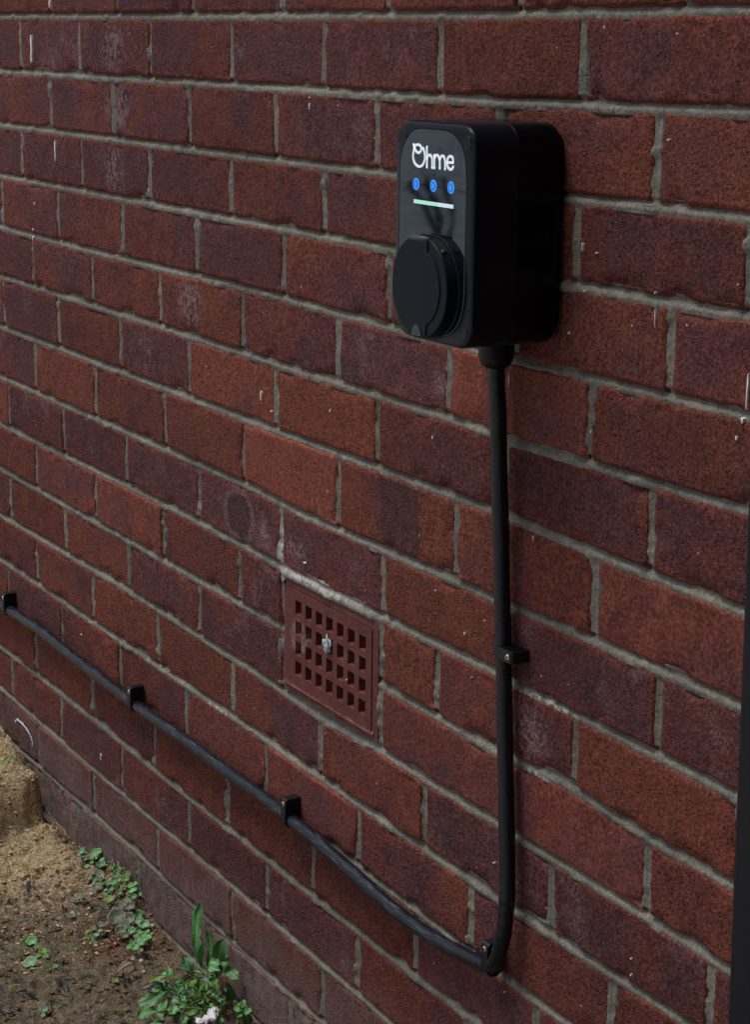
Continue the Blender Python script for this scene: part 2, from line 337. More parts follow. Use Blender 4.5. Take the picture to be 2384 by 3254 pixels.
def tube(P, r, seg=12, cap=True):
    V, F, S = [], [], []; P = [Vector(p) for p in P]; n = len(P); up = Vector((0, -1, 0.001)); L = 0
    rr = r if hasattr(r, '__len__') else [r] * n
    for i, p in enumerate(P):
        t = (P[min(i + 1, n - 1)] - P[max(i - 1, 0)]).normalized()
        if i: L += (p - P[i - 1]).length
        a = (up - t * up.dot(t)).normalized(); b = t.cross(a)
        for k in range(seg):
            w_ = 2 * math.pi * k / seg; V.append(p + (a * math.cos(w_) + b * math.sin(w_)) * rr[i]); S.append((L, math.cos(w_), math.sin(w_)))
    for i in range(n - 1):
        for k in range(seg):
            F.append((i * seg + k, i * seg + (k + 1) % seg, (i + 1) * seg + (k + 1) % seg, (i + 1) * seg + k))
    if cap: F.append(tuple(range(seg))[::-1]); F.append(tuple((n - 1) * seg + k for k in range(seg)))
    return V, F, S

# ------------------------------------------------------------------ the wall: measured bed joints (X, Z) and upright joints X per course
BEDS = {
 0: [(-0.081, 0.003), (0.731, -0.0015), (1.225, -0.0024), (1.342, -0.0009), (1.551, 0.0004)] ,
 1: [(-0.089, -0.0754), (0.73, -0.0759), (1.228, -0.077), (1.557, -0.0721)] ,
 2: [(-0.097, -0.1517), (0.729, -0.1526), (1.038, -0.1513), (1.322, -0.1527), (1.564, -0.1506)] ,
 3: [(-0.104, -0.2256), (0.728, -0.2248), (1.04, -0.2248), (1.322, -0.2265), (1.57, -0.2235)] ,
 4: [(-0.112, -0.3021), (0.302, -0.3032), (0.728, -0.2981), (1.048, -0.3018), (1.255, -0.3021), (1.576, -0.2986)] ,
 5: [(-0.12, -0.3752), (0.727, -0.3748), (1.216, -0.3736), (1.246, -0.3761), (1.583, -0.371)] ,
 6: [(-0.128, -0.4519), (0.726, -0.4506), (1.22, -0.4459), (1.252, -0.4484), (1.583, -0.4521)] ,
 7: [(-0.136, -0.53), (0.725, -0.5266), (0.857, -0.5337), (1.231, -0.5299), (1.262, -0.529), (1.586, -0.528)] ,
 8: [(-0.143, -0.6053), (0.532, -0.5991), (0.725, -0.6027), (0.806, -0.6064), (1.022, -0.6045), (1.236, -0.6), (1.268, -0.6023), (1.516, -0.6021), (1.587, -0.6035)] ,
 9: [(-0.15, -0.6748), (0.139, -0.6761), (0.36, -0.6748), (0.724, -0.6758), (0.799, -0.6743), (1.029, -0.6767), (1.24, -0.679), (1.359, -0.6696), (1.473, -0.6797), (1.59, -0.679)] ,
 10: [(-0.158, -0.752), (0.351, -0.7441), (0.723, -0.7482), (0.894, -0.7563), (1.022, -0.7494), (1.12, -0.7509), (1.251, -0.7485), (1.281, -0.75), (1.592, -0.7508)] ,
 11: [(-0.166, -0.8247), (0.316, -0.8243), (0.722, -0.8232), (0.854, -0.8261), (1.257, -0.826), (1.288, -0.8258), (1.539, -0.8202)] ,
 12: [(-0.173, -0.8975), (0.999, -0.8976), (1.261, -0.9024)] ,
 13: [(-0.181, -0.9715), (0.207, -0.9701), (0.413, -0.9748), (0.721, -0.9749), (1.097, -0.9741), (1.223, -0.9687)] ,
 14: [(-0.188, -1.0427), (-0.022, -1.0468), (0.203, -1.0475), (0.435, -1.0481), (0.669, -1.0453), (0.72, -1.0466), (0.985, -1.0493), (1.051, -1.0513)] ,
 15: [(-0.126, -1.1258), (-0.015, -1.1207), (0.365, -1.1165), (0.564, -1.1207), (0.72, -1.1222), (0.889, -1.1219)] ,
}
PERPS = {
 0: [0.119, 0.35, 0.575, 0.801, 1.023, 1.248] ,
 1: [-0.006, 0.22, 0.452, 0.678, 0.895, 1.12, 1.344] ,
 2: [0.108, 0.332, 0.564, 0.786, 1.005, 1.221, 1.448] ,
 3: [-0.01, 0.219, 0.443, 0.673, 0.896, 1.127, 1.344, 1.565] ,
 4: [-0.101, 0.126, 0.354, 0.582, 0.804, 1.032, 1.257, 1.477] ,
 5: [0.021, 0.247, 0.472, 0.703, 0.929, 1.146, 1.373] ,
 6: [-0.11, 0.115, 0.339, 0.555, 0.784, 1.011, 1.244, 1.462] ,
 7: [0.016, 0.248, 0.48, 0.705, 0.932, 1.165, 1.388] ,
 8: [-0.101, 0.124, 0.353, 0.579, 0.798, 1.027, 1.257, 1.482] ,
 9: [0.01, 0.242, 0.468, 0.691, 0.802, 1.023, 1.135, 1.368] ,
 10: [-0.11, 0.122, 0.353, 0.577, 0.803, 1.024, 1.266, 1.478] ,
 11: [-0.003, 0.221, 0.446, 0.67, 0.892, 1.114, 1.339, 1.567] ,
 12: [-0.135, 0.096, 0.314, 0.531, 0.759, 0.981, 1.206, 1.436] ,
 13: [-0.019, 0.21, 0.429, 0.653, 0.877, 1.102, 1.322] ,
 14: [-0.132, 0.084, 0.314, 0.538, 0.759, 0.98] ,
 15: [-0.018, 0.205, 0.436, 0.664, 0.9] ,
 16: [0.141, 0.365, 0.592, 0.821] ,
}

HW = 0.0048                                   # half a joint
def bedZ(k, x):
    x = np.asarray(x, dtype=float)
    if k not in BEDS:
        return (-0.075 * k + 0.0012 * (np.floor(k) % 3 - 1)) + 0 * x
    p = BEDS[k]; xs = [q[0] for q in p]; zs = [q[1] for q in p]; m = float(np.mean(zs))
    zs = [m + 0.75 * (z - m) for z in zs]
    return np.interp(x, [xs[0] - 0.6] + xs + [xs[-1] + 0.6], [m] + zs + [m])
KTOP, KBOT = -4, 17
XL, XR = -0.72, 2.06
def perps(c):
    base = 0.0 if c % 2 else 0.1125
    if c not in PERPS: return [base + 0.225 * i + 0.004 * math.sin(c * 5 + i) for i in range(-4, 10)]
    o = list(PERPS[c])
    while o[0] > XL + 0.12: o.insert(0, o[0] - 0.225)
    while o[-1] < XR - 0.12: o.append(o[-1] + 0.225)
    return o
PX = {c: [x for x in perps(c) if XL - 0.1 < x < XR + 0.1] for c in range(KTOP + 1, KBOT + 1)}
GX0, GX1 = 0.8055, 1.0195                       # the air brick
# how purple (0-9) each brick of a course is, first one = the brick left of the first measured joint
TONE = {0: '4675443', 1: '57657645', 2: '55556543', 3: '656444445', 4: '555474444', 5: '65445834', 6: '664822445', 7: '63442332',
        8: '387686387', 9: '244470342', 10: '523470442', 11: '443354775', 12: '554454454', 13: '33534365', 14: '5566782', 15: '772424', 16: '67788'}
SMOOTH = {(9, 1), (7, 4), (7, 7), (8, 0), (13, 6), (10, 6), (10, 7), (12, 5), (9, 2), (5, 6), (3, 8)}

wall = thing('brick_wall', 'red and purple brick wall with recessed grey mortar joints behind the charger', 'wall', (0.7, 0.0, -1.2))
W0 = Vector((0.7, 0, -1.2))
def edge_steps(L):
    e = [-0.002, -0.001, 0.0, 0.001, 0.002, 0.0035, 0.0055, 0.009]
    n = max(2, int(round((L - 0.018) / 0.009))); mid = list(np.linspace(0.009, L - 0.009, n + 1))[1:-1]
    return np.array(e + mid + [L - a for a in e[::-1]])
bn = 0
def make_brick(x0, x1, zb, zt, xc, c, i, tone):
    """x0,x1 edges; zb,zt functions giving bottom and top edge height along x"""
    global bn; bn += 1; sd = bn
    L = x1 - x0; zc = float((zb(xc) + zt(xc)) / 2); H = float(zt(xc) - zb(xc))
    U = edge_steps(L); Vv = edge_steps(H); nu, nv = len(U), len(Vv)
    uu, vv = np.meshgrid(U, Vv, indexing='ij')
    X = x0 + uu; t = vv / H; Z = zb(X) * (1 - t) + zt(X) * t
    wob = (fbm(X * 95, Z * 95, sd, 3) - 0.5) * 0.0031 + (fbm(X * 28, Z * 28, sd + 9, 2) - 0.5) * 0.0016
    du = np.minimum(uu, L - uu) + wob; dv = np.minimum(vv, H - vv) + wob
    r = 0.0034; a = np.clip(r - du, 0, None); b = np.clip(r - dv, 0, None)
    d = r - np.sqrt(a * a + b * b); d = np.where((du > r) & (dv > r), np.minimum(du, dv), d)
    q = np.clip(d, -0.002, r); drop = np.where(q < 0, r + (-q) * 3, r - np.sqrt(np.clip(r * r - (r - q) ** 2, 0, None)))
    drop = drop * 0.55
    # chips on some arrises
    ch = sstep(fbm(X * 40, Z * 60, sd + 31, 2), 0.60, 0.78) * sstep(d, 0.010, 0.001) * 0.004
    rs = random.Random(sd * 7 + 1)
    base = rs.uniform(-0.0010, 0.0012); tx, tz = rs.uniform(-0.007, 0.007), rs.uniform(-0.012, 0.012)
    o = base + tx * (X - xc) + tz * (Z - zc) - drop - ch + (fbm(X * 55, Z * 55, sd + 3, 3) - 0.5) * 0.0016 + (vn(X * 240, Z * 240, sd) - 0.5) * 0.0006
    Vt = np.stack([X - xc, -o, Z - zc], -1).reshape(-1, 3); F = grid_faces(nu, nv)
    # sides going back into the wall
    ring = [(k, 0) for k in range(nu)] + [(nu - 1, k) for k in range(1, nv)] + [(k, nv - 1) for k in range(nu - 2, -1, -1)] + [(0, k) for k in range(nv - 2, 0, -1)]
    ri = np.array([a_ * nv + b_ for a_, b_ in ring]); m = len(ri)
    back = Vt[ri].copy(); back[:, 1] = 0.022; n0 = len(Vt); Vt = np.vstack([Vt, back])
    j = np.arange(m); S = np.stack([ri[j], ri[(j + 1) % m], n0 + (j + 1) % m, n0 + j], -1)
    ob = mesh_obj('brick', Vt, np.vstack([F, S]), M['brick'], wall, Vector((xc, 0, zc)) - W0)
    fattr(ob, 'edge', np.concatenate([np.clip(d.ravel() / 0.012, 0, 1), np.zeros(m)]))
    low = 0.12 if c >= 15 else 0.0
    ob.color = (min(1, tone / 9 + rs.uniform(-.04, .04)), 0.5 * rs.uniform(0.90, 1.12), low, 1.0 if (c, i) in SMOOTH else rs.uniform(0.05, 0.45))
    return ob
rt = random.Random(3)
for c in range(KTOP + 1, KBOT + 1):
    xs = PX[c]; top = lambda x, k=c - 1: bedZ(k, x) - HW; bot = lambda x, k=c: bedZ(k, x) + HW
    off = xs.index(PERPS[c][0]) if c in PERPS else 0
    for i in range(len(xs) - 1):
        a, b = xs[i] + HW, xs[i + 1] - HW; xc = (a + b) / 2
        if c in (9, 10) and 0.81 < xc < 1.01: continue
        j = i + 1 - off; T = TONE.get(c, '')
        tone = int(T[j]) if 0 <= j < len(T) else rt.choice([2, 3, 4, 4, 5, 6, 7])
        make_brick(a, b, bot, top, xc, c, j, tone)

# mortar: one relief sheet filling every joint, struck deep at the top and flush at the foot
dx, dz = 0.0030, 0.0014
gx = np.arange(XL + 0.02, XR - 0.02, dx); gz = np.arange(-1.27, 0.262, dz)
GXX, GZZ = np.meshgrid(gx, gz, indexing='ij')
S = np.full(GXX.shape, 9.0); CI = np.zeros(GXX.shape, dtype=int)
for k in range(KTOP, KBOT + 1):
    zz = bedZ(k, gx)[:, None]; s = GZZ - zz
    S = np.where(np.abs(s) < np.abs(S), s, S); CI += (GZZ < zz).astype(int)
CI = CI + KTOP
PD = np.full(GXX.shape, 9.0)
for c in range(KTOP + 1, KBOT + 1):
    sel = CI == c; col = np.full(len(gx), 9.0)
    for x in PX[c]:
        q = gx - x; col = np.where(np.abs(q) < np.abs(col), q, col)
    PD = np.where(sel, col[:, None], PD)
pass
ingr = (GXX > GX0 + 0.002) & (GXX < GX1 - 0.002) & ((CI == 9) | (CI == 10))
PD = np.where((CI == 9) | (CI == 10), np.where(np.abs(GXX - 0.8005) < np.abs(PD), GXX - 0.8005, PD), PD)
n_m = fbm(GXX * 42, GZZ * 60, 77, 3) - 0.5; n_f = fbm(GXX * 210, GZZ * 210, 78, 2) - 0.5; n_l = fbm(GXX * 12, GZZ * 20, 79, 2) - 0.5
ob_ = -0.0008 - 0.0050 * sstep(S + n_m * 0.002, -0.0030, 0.0048) - 0.0006 * sstep(S, -0.0025, -0.006)
op_ = -0.0030 + 0.0018 * sstep(np.abs(PD), 0.001, 0.0055)
wb = sstep(np.abs(S), 0.0078, 0.0052); O = ob_ * wb + op_ * (1 - wb)
smear = sstep(fbm(GXX * 34, GZZ * 46, 90, 3), 0.64, 0.80) * 0.0022
O = O + n_m * 0.0018 + n_f * 0.0011 + n_l * 0.0010 + smear
# mortar thick and pale over the air brick
ov = sstep(GXX, 0.79, 0.81) * sstep(GXX, 1.03, 0.99) * (np.abs(GZZ - bedZ(8, gx)[:, None]) < 0.016)
O = O + ov * 0.0030
dm = np.minimum(np.abs(S), np.abs(PD)); O = O - sstep(dm, 0.0066, 0.0088) * 0.007; keep_v = dm < 0.0095
hide = ingr & (GZZ < bedZ(8, gx)[:, None] - 0.0098) & (GZZ > bedZ(10, gx)[:, None] + 0.0085)
keep_v &= ~hide
kf = keep_v[:-1, :-1] | keep_v[1:, :-1] | keep_v[1:, 1:] | keep_v[:-1, 1:]
F = grid_faces(len(gx), len(gz), kf); used = np.unique(F); remap = np.zeros(GXX.size, dtype=np.int64); remap[used] = np.arange(len(used))
Vm = np.stack([GXX.ravel(), -O.ravel(), GZZ.ravel()], -1)[used]
mo = mesh_obj('mortar', Vm, remap[F], M['mortar'], wall, -W0)

# the rest of the wall outside the picture: plainer bricks in one piece, and the core behind
bmx = bmesh.new()
for k in range(-15, 18):
    z1, z0 = -0.075 * (k - 1) - HW, -0.075 * k + HW; base = 0.0 if k % 2 else 0.1125
    x = -3.4 + base
    while x < 4.2:
        a, b = x + HW, x + 0.225 - HW
        inside = k > KTOP and not (b < XL - 0.02 or a > XR + 0.02)
        if inside and k > KTOP:
            if a < PX[k][0] < b: b = PX[k][0] - HW
            elif a < PX[k][-1] < b: a = PX[k][-1] + HW
            elif PX[k][0] <= (a + b) / 2 <= PX[k][-1]: x += 0.225; continue
        if b - a > 0.02: box(bmx, a, b, 0.0, 0.022, z0, z1)
        x += 0.225
oc = bm_obj('brick_courses', bmx, M['brick'], wall, -W0, bevel=0.002); oc['kind'] = 'stuff'; oc.color = (0.52, 0.49, 0, 0.2); fattr(oc, 'edge', np.ones(len(oc.data.vertices)))
bmx = bmesh.new(); box(bmx, -3.4, 4.4, 0.0125, 0.11, -1.6, 1.2); bm_obj('mortar_backing', bmx, M['mortar'], wall, -W0)

# white paint spatter on the bricks (real little raised drips): x, z, height, width
DR = [(0.1209, 0.0165, 0.0099, 0.006), (0.0455, -0.0431, 0.0373, 0.01), (0.1269, -0.1782, 0.028, 0.006), (0.0395, -0.2559, 0.0044, 0.0038), (0.0298, -0.2934, 0.0036, 0.0039), (0.0288, -0.3055, 0.0063, 0.0052), (0.8667, -0.0932, 0.0064, 0.0034), (0.8659, -0.0842, 0.0013, 0.0021), (1.3754, -0.0132, 0.003, 0.0017), (1.4698, -0.0178, 0.0012, 0.002), (1.4641, -0.0983, 0.0014, 0.0023), (1.3002, -0.12, 0.0011, 0.0018), (1.3558, -0.192, 0.0068, 0.0018), (1.3752, -0.1951, 0.0013, 0.0022), (1.4582, -0.2388, 0.015, 0.0016), (1.4564, -0.2188, 0.002, 0.0012), (1.3411, -0.2665, 0.0022, 0.0028), (1.3598, -0.2286, 0.0013, 0.0022), (1.2513, -0.322, 0.0125, 0.002), (1.3774, -0.346, 0.0032, 0.0014), (1.5739, -0.2803, 0.0274, 0.0033), (1.5699, -0.3028, 0.0043, 0.0058), (1.5642, -0.3177, 0.0034, 0.0029), (1.5564, -0.2011, 0.0012, 0.0018), (0.7524, -0.4157, 0.0107, 0.0039), (0.915, -0.4056, 0.003, 0.0028), (1.1217, -0.3971, 0.0037, 0.0023), (0.2413, -1.0167, 0.0097, 0.0048), (1.2969, -0.4574, 0.0044, 0.0014), (0.8576, -0.5851, 0.0015, 0.0088), (0.1778, -0.8534, 0.0024, 0.005), (1.464, -0.7945, 0.0017, 0.0026), (1.465, -0.8095, 0.0024, 0.0026), (1.2715, -0.9135, 0.0016, 0.0027), (1.2466, -0.7897, 0.0016, 0.0027), (0.9554, -0.6915, 0.0018, 0.0034), (0.7773, -0.4295, 0.0018, 0.0031), (0.9104, -0.494, 0.0017, 0.0021), (1.1865, -0.5767, 0.0031, 0.0028), (1.132, -0.5476, 0.0016, 0.0023), (1.2204, -0.5548, 0.0012, 0.0016), (1.2004, -0.6166, 0.0013, 0.0016)]
for (x, z, hgt, wd) in DR:
    wd *= 0.55
    rr = random.Random(int(x * 9999)); V = []; n = 9
    pts = []
    for s_ in (-1, 1):
        for k in range(n):
            t = k / (n - 1); tt = t if s_ < 0 else 1 - t
            ww = wd / 2 * (0.35 + 0.65 * abs(math.sin(3.1 * tt + rr.random() * 1.5))) * rr.uniform(0.6, 1.2) * (1.0 if 0 < tt < 1 else 0.3)
            pts.append((s_ * ww, hgt * (0.5 - tt)))
    pts = pts if hgt > 0.004 else [(wd * .5 * math.cos(a_ * .785), hgt * .5 * math.sin(a_ * .785)) for a_ in range(8)]
    bmx = bmesh.new(); prism(bmx, pts, -0.0020, 0.001)
    bm_obj('paint_drip', bmx, M['white'], wall, Vector((x, 0, z)) - W0, smooth=True)

# chalky arc of salts on the low brick at the left edge
rr = random.Random(8); V, F = [], []
arc = catmull([(x, 0, z) for x, z in ((-0.120, -1.0830), (-0.108, -1.0715), (-0.0915, -1.0695), (-0.0731, -1.0705), (-0.0580, -1.0735), (-0.0460, -1.0790), (-0.0380, -1.0860), (-0.0410, -1.0960))], 7)
for i, p in enumerate(arc):
    wd = 0.0022 * rr.uniform(0.25, 1.3) * min(1, i / 4, (len(arc) - 1 - i) / 4); jz = rr.gauss(0, .0006)
    V += [(p.x - wd * .6, -0.0024, p.z + wd + jz), (p.x, -0.0032, p.z + jz), (p.x + wd * .6, -0.0024, p.z - wd + jz)]
for i in range(len(arc) - 1): F += [(3 * i, 3 * i + 1, 3 * i + 4, 3 * i + 3), (3 * i + 1, 3 * i + 2, 3 * i + 5, 3 * i + 4)]
mesh_obj('salt_mark', np.array(V, dtype=float) - np.array(W0), F, M['white'], wall)

# ------------------------------------------------------------------ ground
def spread(lo, hi, step, far, n):
    a = list(np.arange(lo, hi, step)); g = np.geomspace(step * 2, far, n)
    return np.array([lo - v for v in g[::-1]] + a + [hi + v for v in g])
def gh(X, Y):
    wl = np.interp(X, [-1.2, -0.45, -0.2, -0.1, -0.02, 0.10, 0.20, 0.28, 0.37, 0.42, 0.55, 0.66, 0.9, 2.2],
                   [-1.10, -1.11, -1.116, -1.137, -1.176, -1.197, -1.187, -1.175, -1.168, -1.194, -1.201, -1.208, -1.212, -1.22])
    base = np.interp(X, [-1.2, -0.3, -0.08, 0.05, 0.3, 2.2], [-1.13, -1.135, -1.15, -1.185, -1.20, -1.21])
    t = sstep(-Y, 0.0, 0.05); h = wl * (1 - t) + base * t
    # sandy lump standing off the wall, with a sheer right side
    wx = X + 0.045 * (fbm(X * 17, Y * 17, 5, 4) - 0.5); wy = Y + 0.030 * (fbm(X * 20, Y * 20, 6, 4) - 0.5)
    lump = sstep(wx, 0.078, 0.040) * sstep(-wy, 0.022, 0.036) * sstep(-wy, 0.30, 0.11) * (1 - 0.25 * sstep(-wx, 0.10, 0.6))
    h = h + lump * (0.062 + 0.022 * sstep(-wx, 0.02, -0.05)) * (1 - 0.0 * wy)
    # slab of paler soil between lump and wall, and crumbled heap to the right
    h = h + 0.020 * np.exp(-(((wx - 0.10) / 0.05) ** 2 + ((wy + 0.035) / 0.03) ** 2)) + 0.026 * np.exp(-(((wx - 0.24) / 0.045) ** 2 + ((wy + 0.045) / 0.028) ** 2))
    h = h - 0.014 * np.exp(-(((wx - 0.275) / 0.022) ** 2 + ((wy + 0.030) / 0.016) ** 2))
    near = sstep(np.hypot(X - 0.3, (Y + 0.2) * 1.2), 2.4, 1.2)
    r1 = (fbm(X * 9, Y * 9, 11, 3) - 0.5) * 0.030; r2 = (fbm(X * 38, Y * 38, 12, 4) - 0.5) * 0.017; r3 = (fbm(X * 150, Y * 150, 14, 3) - 0.5) * 0.0045
    pk = 0.55 * sstep(fbm(X * 85, Y * 85, 15, 2), 0.60, 0.74) * 0.0050 - sstep(fbm(X * 70, Y * 70, 16, 2), 0.60, 0.75) * 0.0070
    am = 0.45 + 0.55 * sstep(-Y, 0.0, 0.03)
    return h + (r1 * near + r2 + r3 + pk) * am * np.clip(near + 0.25, 0, 1)
ax = spread(-0.75, 0.95, 0.0022, 60, 34); ay = spread(-0.46, 0.016, 0.0022, 60, 30)
AX, AY = np.meshgrid(ax, ay, indexing='ij'); AZ = gh(AX, AY)
far = sstep(np.hypot(AX - 0.3, AY), 1.0, 3.0); AZ = AZ * (1 - far) - 1.215 * far
gr = mesh_obj('ground', np.stack([AX, AY, AZ], -1).reshape(-1, 3), grid_faces(len(ax), len(ay)), M['ground']); gr['kind'] = 'structure'
def gz_(x, y): return float(gh(np.array([x]), np.array([y]))[0])

# ------------------------------------------------------------------ air brick
AC = Vector((0.9125, 0.0, -0.6755))
vent = thing('air_brick', 'red air brick with square holes built into the wall below left of the charger', 'air brick', AC)
bmx = bmesh.new()
hx = [0.8368 + (0.8498 - 0.8368) / 2 + i * 0.02418 for i in range(7)]; hz = [-0.6412 - 0.0236 * j for j in range(4)]
hw, hh = 0.0072, 0.0082
xsn = [0.8185] + sorted([v for x in hx for v in (x - hw, x + hw)]) + [1.0075]
zsn = [-0.7330] + sorted([v for z in hz for v in (z - hh, z + hh)]) + [-0.6215]
def P3(x, y, z): return bmx.verts.new((x - AC.x, y, z - AC.z))
FY, BY = -0.0012, 0.020                       # face and back of the perforated plate
for i in range(len(xsn) - 1):
    for j in range(len(zsn) - 1):
        hole = i % 2 == 1 and j % 2 == 1
        x0, x1, z0, z1 = xsn[i], xsn[i + 1], zsn[j], zsn[j + 1]
        if not hole: bmx.faces.new((P3(x0, FY, z0), P3(x1, FY, z0), P3(x1, FY, z1), P3(x0, FY, z1)))
        else:
            if (i, 4 - 1 - (j - 1) // 2) == (7, 1): # the hole closed by the silvery blob is still a hole
                pass
            t = 0.0022                      # holes taper inward, with a sloping sill
            f = [(x0, z0), (x1, z0), (x1, z1), (x0, z1)]; b = [(x0 + t, z0 + 0.0040), (x1 - 0.0005, z0 + 0.0040), (x1 - 0.0005, z1 - t), (x0 + t, z1 - t)]
            fv = [P3(a_, FY, c_) for a_, c_ in f]; bv = [P3(a_, BY, c_) for a_, c_ in b]
            for k in range(4): bmx.faces.new((fv[k], fv[(k + 1) % 4], bv[(k + 1) % 4], bv[k]))
bmesh.ops.remove_doubles(bmx, verts=bmx.verts, dist=0.00005)
bm_obj('perforated_plate', bmx, M['grille'], vent)
# surround, sunk a little below the plate, with a groove between them
bmx = bmesh.new()
o4 = [(0.8060, -0.7455), (1.0190, -0.7430), (1.0190, -0.6105), (0.8060, -0.6095)]
i4 = [(0.8175, -0.7342), (1.0085, -0.7342), (1.0085, -0.6205), (0.8175, -0.6205)]
def ring4(a, ya, b, yb):
    for k in range(4):
        m_ = (k + 1) % 4
        bmx.faces.new((P3(a[k][0], ya, a[k][1]), P3(a[m_][0], ya, a[m_][1]), P3(b[m_][0], yb, b[m_][1]), P3(b[k][0], yb, b[k][1])))
ring4(o4, 0.02, o4, 0.0006); ring4(o4, 0.0006, i4, -0.0002); ring4(i4, -0.0002, i4, 0.0035)
ring4(i4, 0.0035, [(xsn[0], zsn[0]), (xsn[-1], zsn[0]), (xsn[-1], zsn[-1]), (xsn[0], zsn[-1])], 0.0035)
ring4([(xsn[0], zsn[0]), (xsn[-1], zsn[0]), (xsn[-1], zsn[-1]), (xsn[0], zsn[-1])], 0.0035, [(xsn[0], zsn[0]), (xsn[-1], zsn[0]), (xsn[-1], zsn[-1]), (xsn[0], zsn[-1])], FY)
bmesh.ops.remove_doubles(bmx, verts=bmx.verts, dist=0.00005)
bm_obj('surround', bmx, M['grille'], vent)
bmx = bmesh.new(); box(bmx, -0.094, 0.094, 0.0198, 0.022, -0.056, 0.052); bm_obj('hole_shade_sheet', bmx, M['dark'], vent)  # near-black sheet standing in for the shade inside the holes
# sloping sill under the plate
bmx = bmesh.new()
rr = random.Random(4)
for k in range(16):
    x0 = -0.100 + k * 0.0125; y_ = rr.uniform(-0.0028, -0.0016)
    vs4 = [(x0, 0.002, -0.0668), (x0 + 0.0124, 0.002, -0.0668), (x0 + 0.0124, y_, -0.0605), (x0, y_, -0.0605), (x0, 0.001, -0.0548), (x0 + 0.0124, 0.001, -0.0548)]
    v_ = [bmx.verts.new(p) for p in vs4]; bmx.faces.new(v_[:4]); bmx.faces.new((v_[3], v_[2], v_[5], v_[4]))
bmesh.ops.remove_doubles(bmx, verts=bmx.verts, dist=0.0011)
bm_obj('sill', bmx, M['grille'], vent, smooth=True)
def lump(name, r, sx, sy, sz, mat, loc, seed=1, rough=0.35, parent=None, sub=3, fr=1.6):
    bmx = bmesh.new(); bmesh.ops.create_icosphere(bmx, subdivisions=sub, radius=1.0)
    co = np.array([v.co[:] for v in bmx.verts]); n = (fbm(co[:, 0] * fr + co[:, 2] * .7 * fr + 9, co[:, 1] * fr + 5, seed, 3) - 0.5) * 2 * rough
    n += (fbm(co[:, 2] * 2.2 * fr + 3, co[:, 0] * 1.9 * fr + 8, seed + 5, 2) - 0.5) * rough
    for v, k in zip(bmx.verts, n): v.co = Vector((v.co.x * sx, v.co.y * sy, v.co.z * sz)) * (r * (1 + float(k)))
    return bm_obj(name, bmx, mat, parent, loc, smooth=True, auto=False)
sb = lump('sealant_blob', 0.0072, 0.95, 0.42, 1.35, M['foil'], Vector((0.9128, -0.0028, -0.6660)), 5, 0.7)
tag(sb, 'silvery crumpled blob stuck on the face of the red air brick', 'sealant blob')

# ------------------------------------------------------------------ charger
CX, CZ, CW, CH = 1.26425, -0.18525, 0.1296, 0.1875
ch = thing('charger_unit', 'black wall mounted car charger with round socket cover and three blue lit buttons', 'car charger', (CX, 0, CZ - CH / 2))
C0 = Vector((CX, 0, CZ - CH / 2))
def rrect(cx, cz, w_, h_, r, ins=0.0, seg=10, rb=None):
    rb = r if rb is None else rb; o = []
    for (sx, sz, a0) in ((1, 1, 0), (-1, 1, 90), (-1, -1, 180), (1, -1, 270)):
        R_ = max(0.0005, (r if sz > 0 else rb) - ins); hx_, hz_ = w_ / 2 - ins, h_ / 2 - ins
        for k in range(seg + 1):
            a = math.radians(a0 + 90 * k / seg); e = 0.93
            ca, sa = math.cos(a), math.sin(a)
            o.append((cx + sx * (hx_ - R_) + R_ * math.copysign(abs(ca) ** e, ca), cz + sz * (hz_ - R_) + R_ * math.copysign(abs(sa) ** e, sa)))
    return o
def loft(rings, mat, name, parent, origin, cap0=True, cap1=True, smooth=True, sharp=18):
    bmx = bmesh.new(); vr = []
    for pts, y in rings: vr.append([bmx.verts.new((p[0] - origin.x, y - origin.y, p[1] - origin.z)) for p in pts])
    n = len(vr[0])
    for a, b in zip(vr, vr[1:]):
        for k in range(n): bmx.faces.new((a[k], a[(k + 1) % n], b[(k + 1) % n], b[k]))
    if cap0: bmx.faces.new(vr[0])
    if cap1: bmx.faces.new(vr[-1][::-1])
    return bm_obj(name, bmx, mat, parent, smooth=smooth, sharp=sharp)
RR = 0.0245
body = lambda ins: rrect(CX, CZ, CW, CH, RR, ins)
loft([(body(0.0065), 0.001), (body(0.0065), -0.0052), (body(0.0012), -0.0054), (body(0), -0.0068), (body(0), -0.0485), (body(0.0006), -0.0491), (body(0.0016), -0.0491)], M['shell'], 'back_housing', ch, C0)
loft([(body(0.0016), -0.0488), (body(0.0006), -0.0488), (body(0), -0.0495), (body(0), -0.0885), (body(0.0003), -0.0898), (body(0.0012), -0.0914), (body(0.0026), -0.0924),
      (body(0.0042), -0.0928), (rrect(1.2629, -0.1852, 0.1094, 0.1748, 0.037, 0.0, 10, 0.042), -0.0930), (rrect(1.2629, -0.1852, 0.1086, 0.1740, 0.0366, 0.0, 10, 0.0416), -0.0915)], M['bezel'], 'front_cover', ch, C0, cap1=True)
pn = rrect(1.2629, -0.1852, 0.1082, 0.1736, 0.0364, 0.0, 10, 0.0414); pi_ = rrect(1.2629, -0.1852, 0.1082, 0.1736, 0.0364, 0.0006, 10, 0.0414)
loft([(pn, -0.0915), (pn, -0.0931), (pi_, -0.0934)], M['gloss'], 'display_panel', ch, C0)
def disc(name, x, z, r, y0, y1, mat, parent, origin, seg=24, inset=0.0):
    a = [(x + r * math.cos(2 * math.pi * k / seg), z + r * math.sin(2 * math.pi * k / seg)) for k in range(seg)]
    b = [(x + (r - inset) * math.cos(2 * math.pi * k / seg), z + (r - inset) * math.sin(2 * math.pi * k / seg)) for k in range(seg)]
    return loft([(a, y0), (a, y1 + inset), (b, y1)] if inset else [(a, y0), (a, y1)], mat, name, parent, origin)
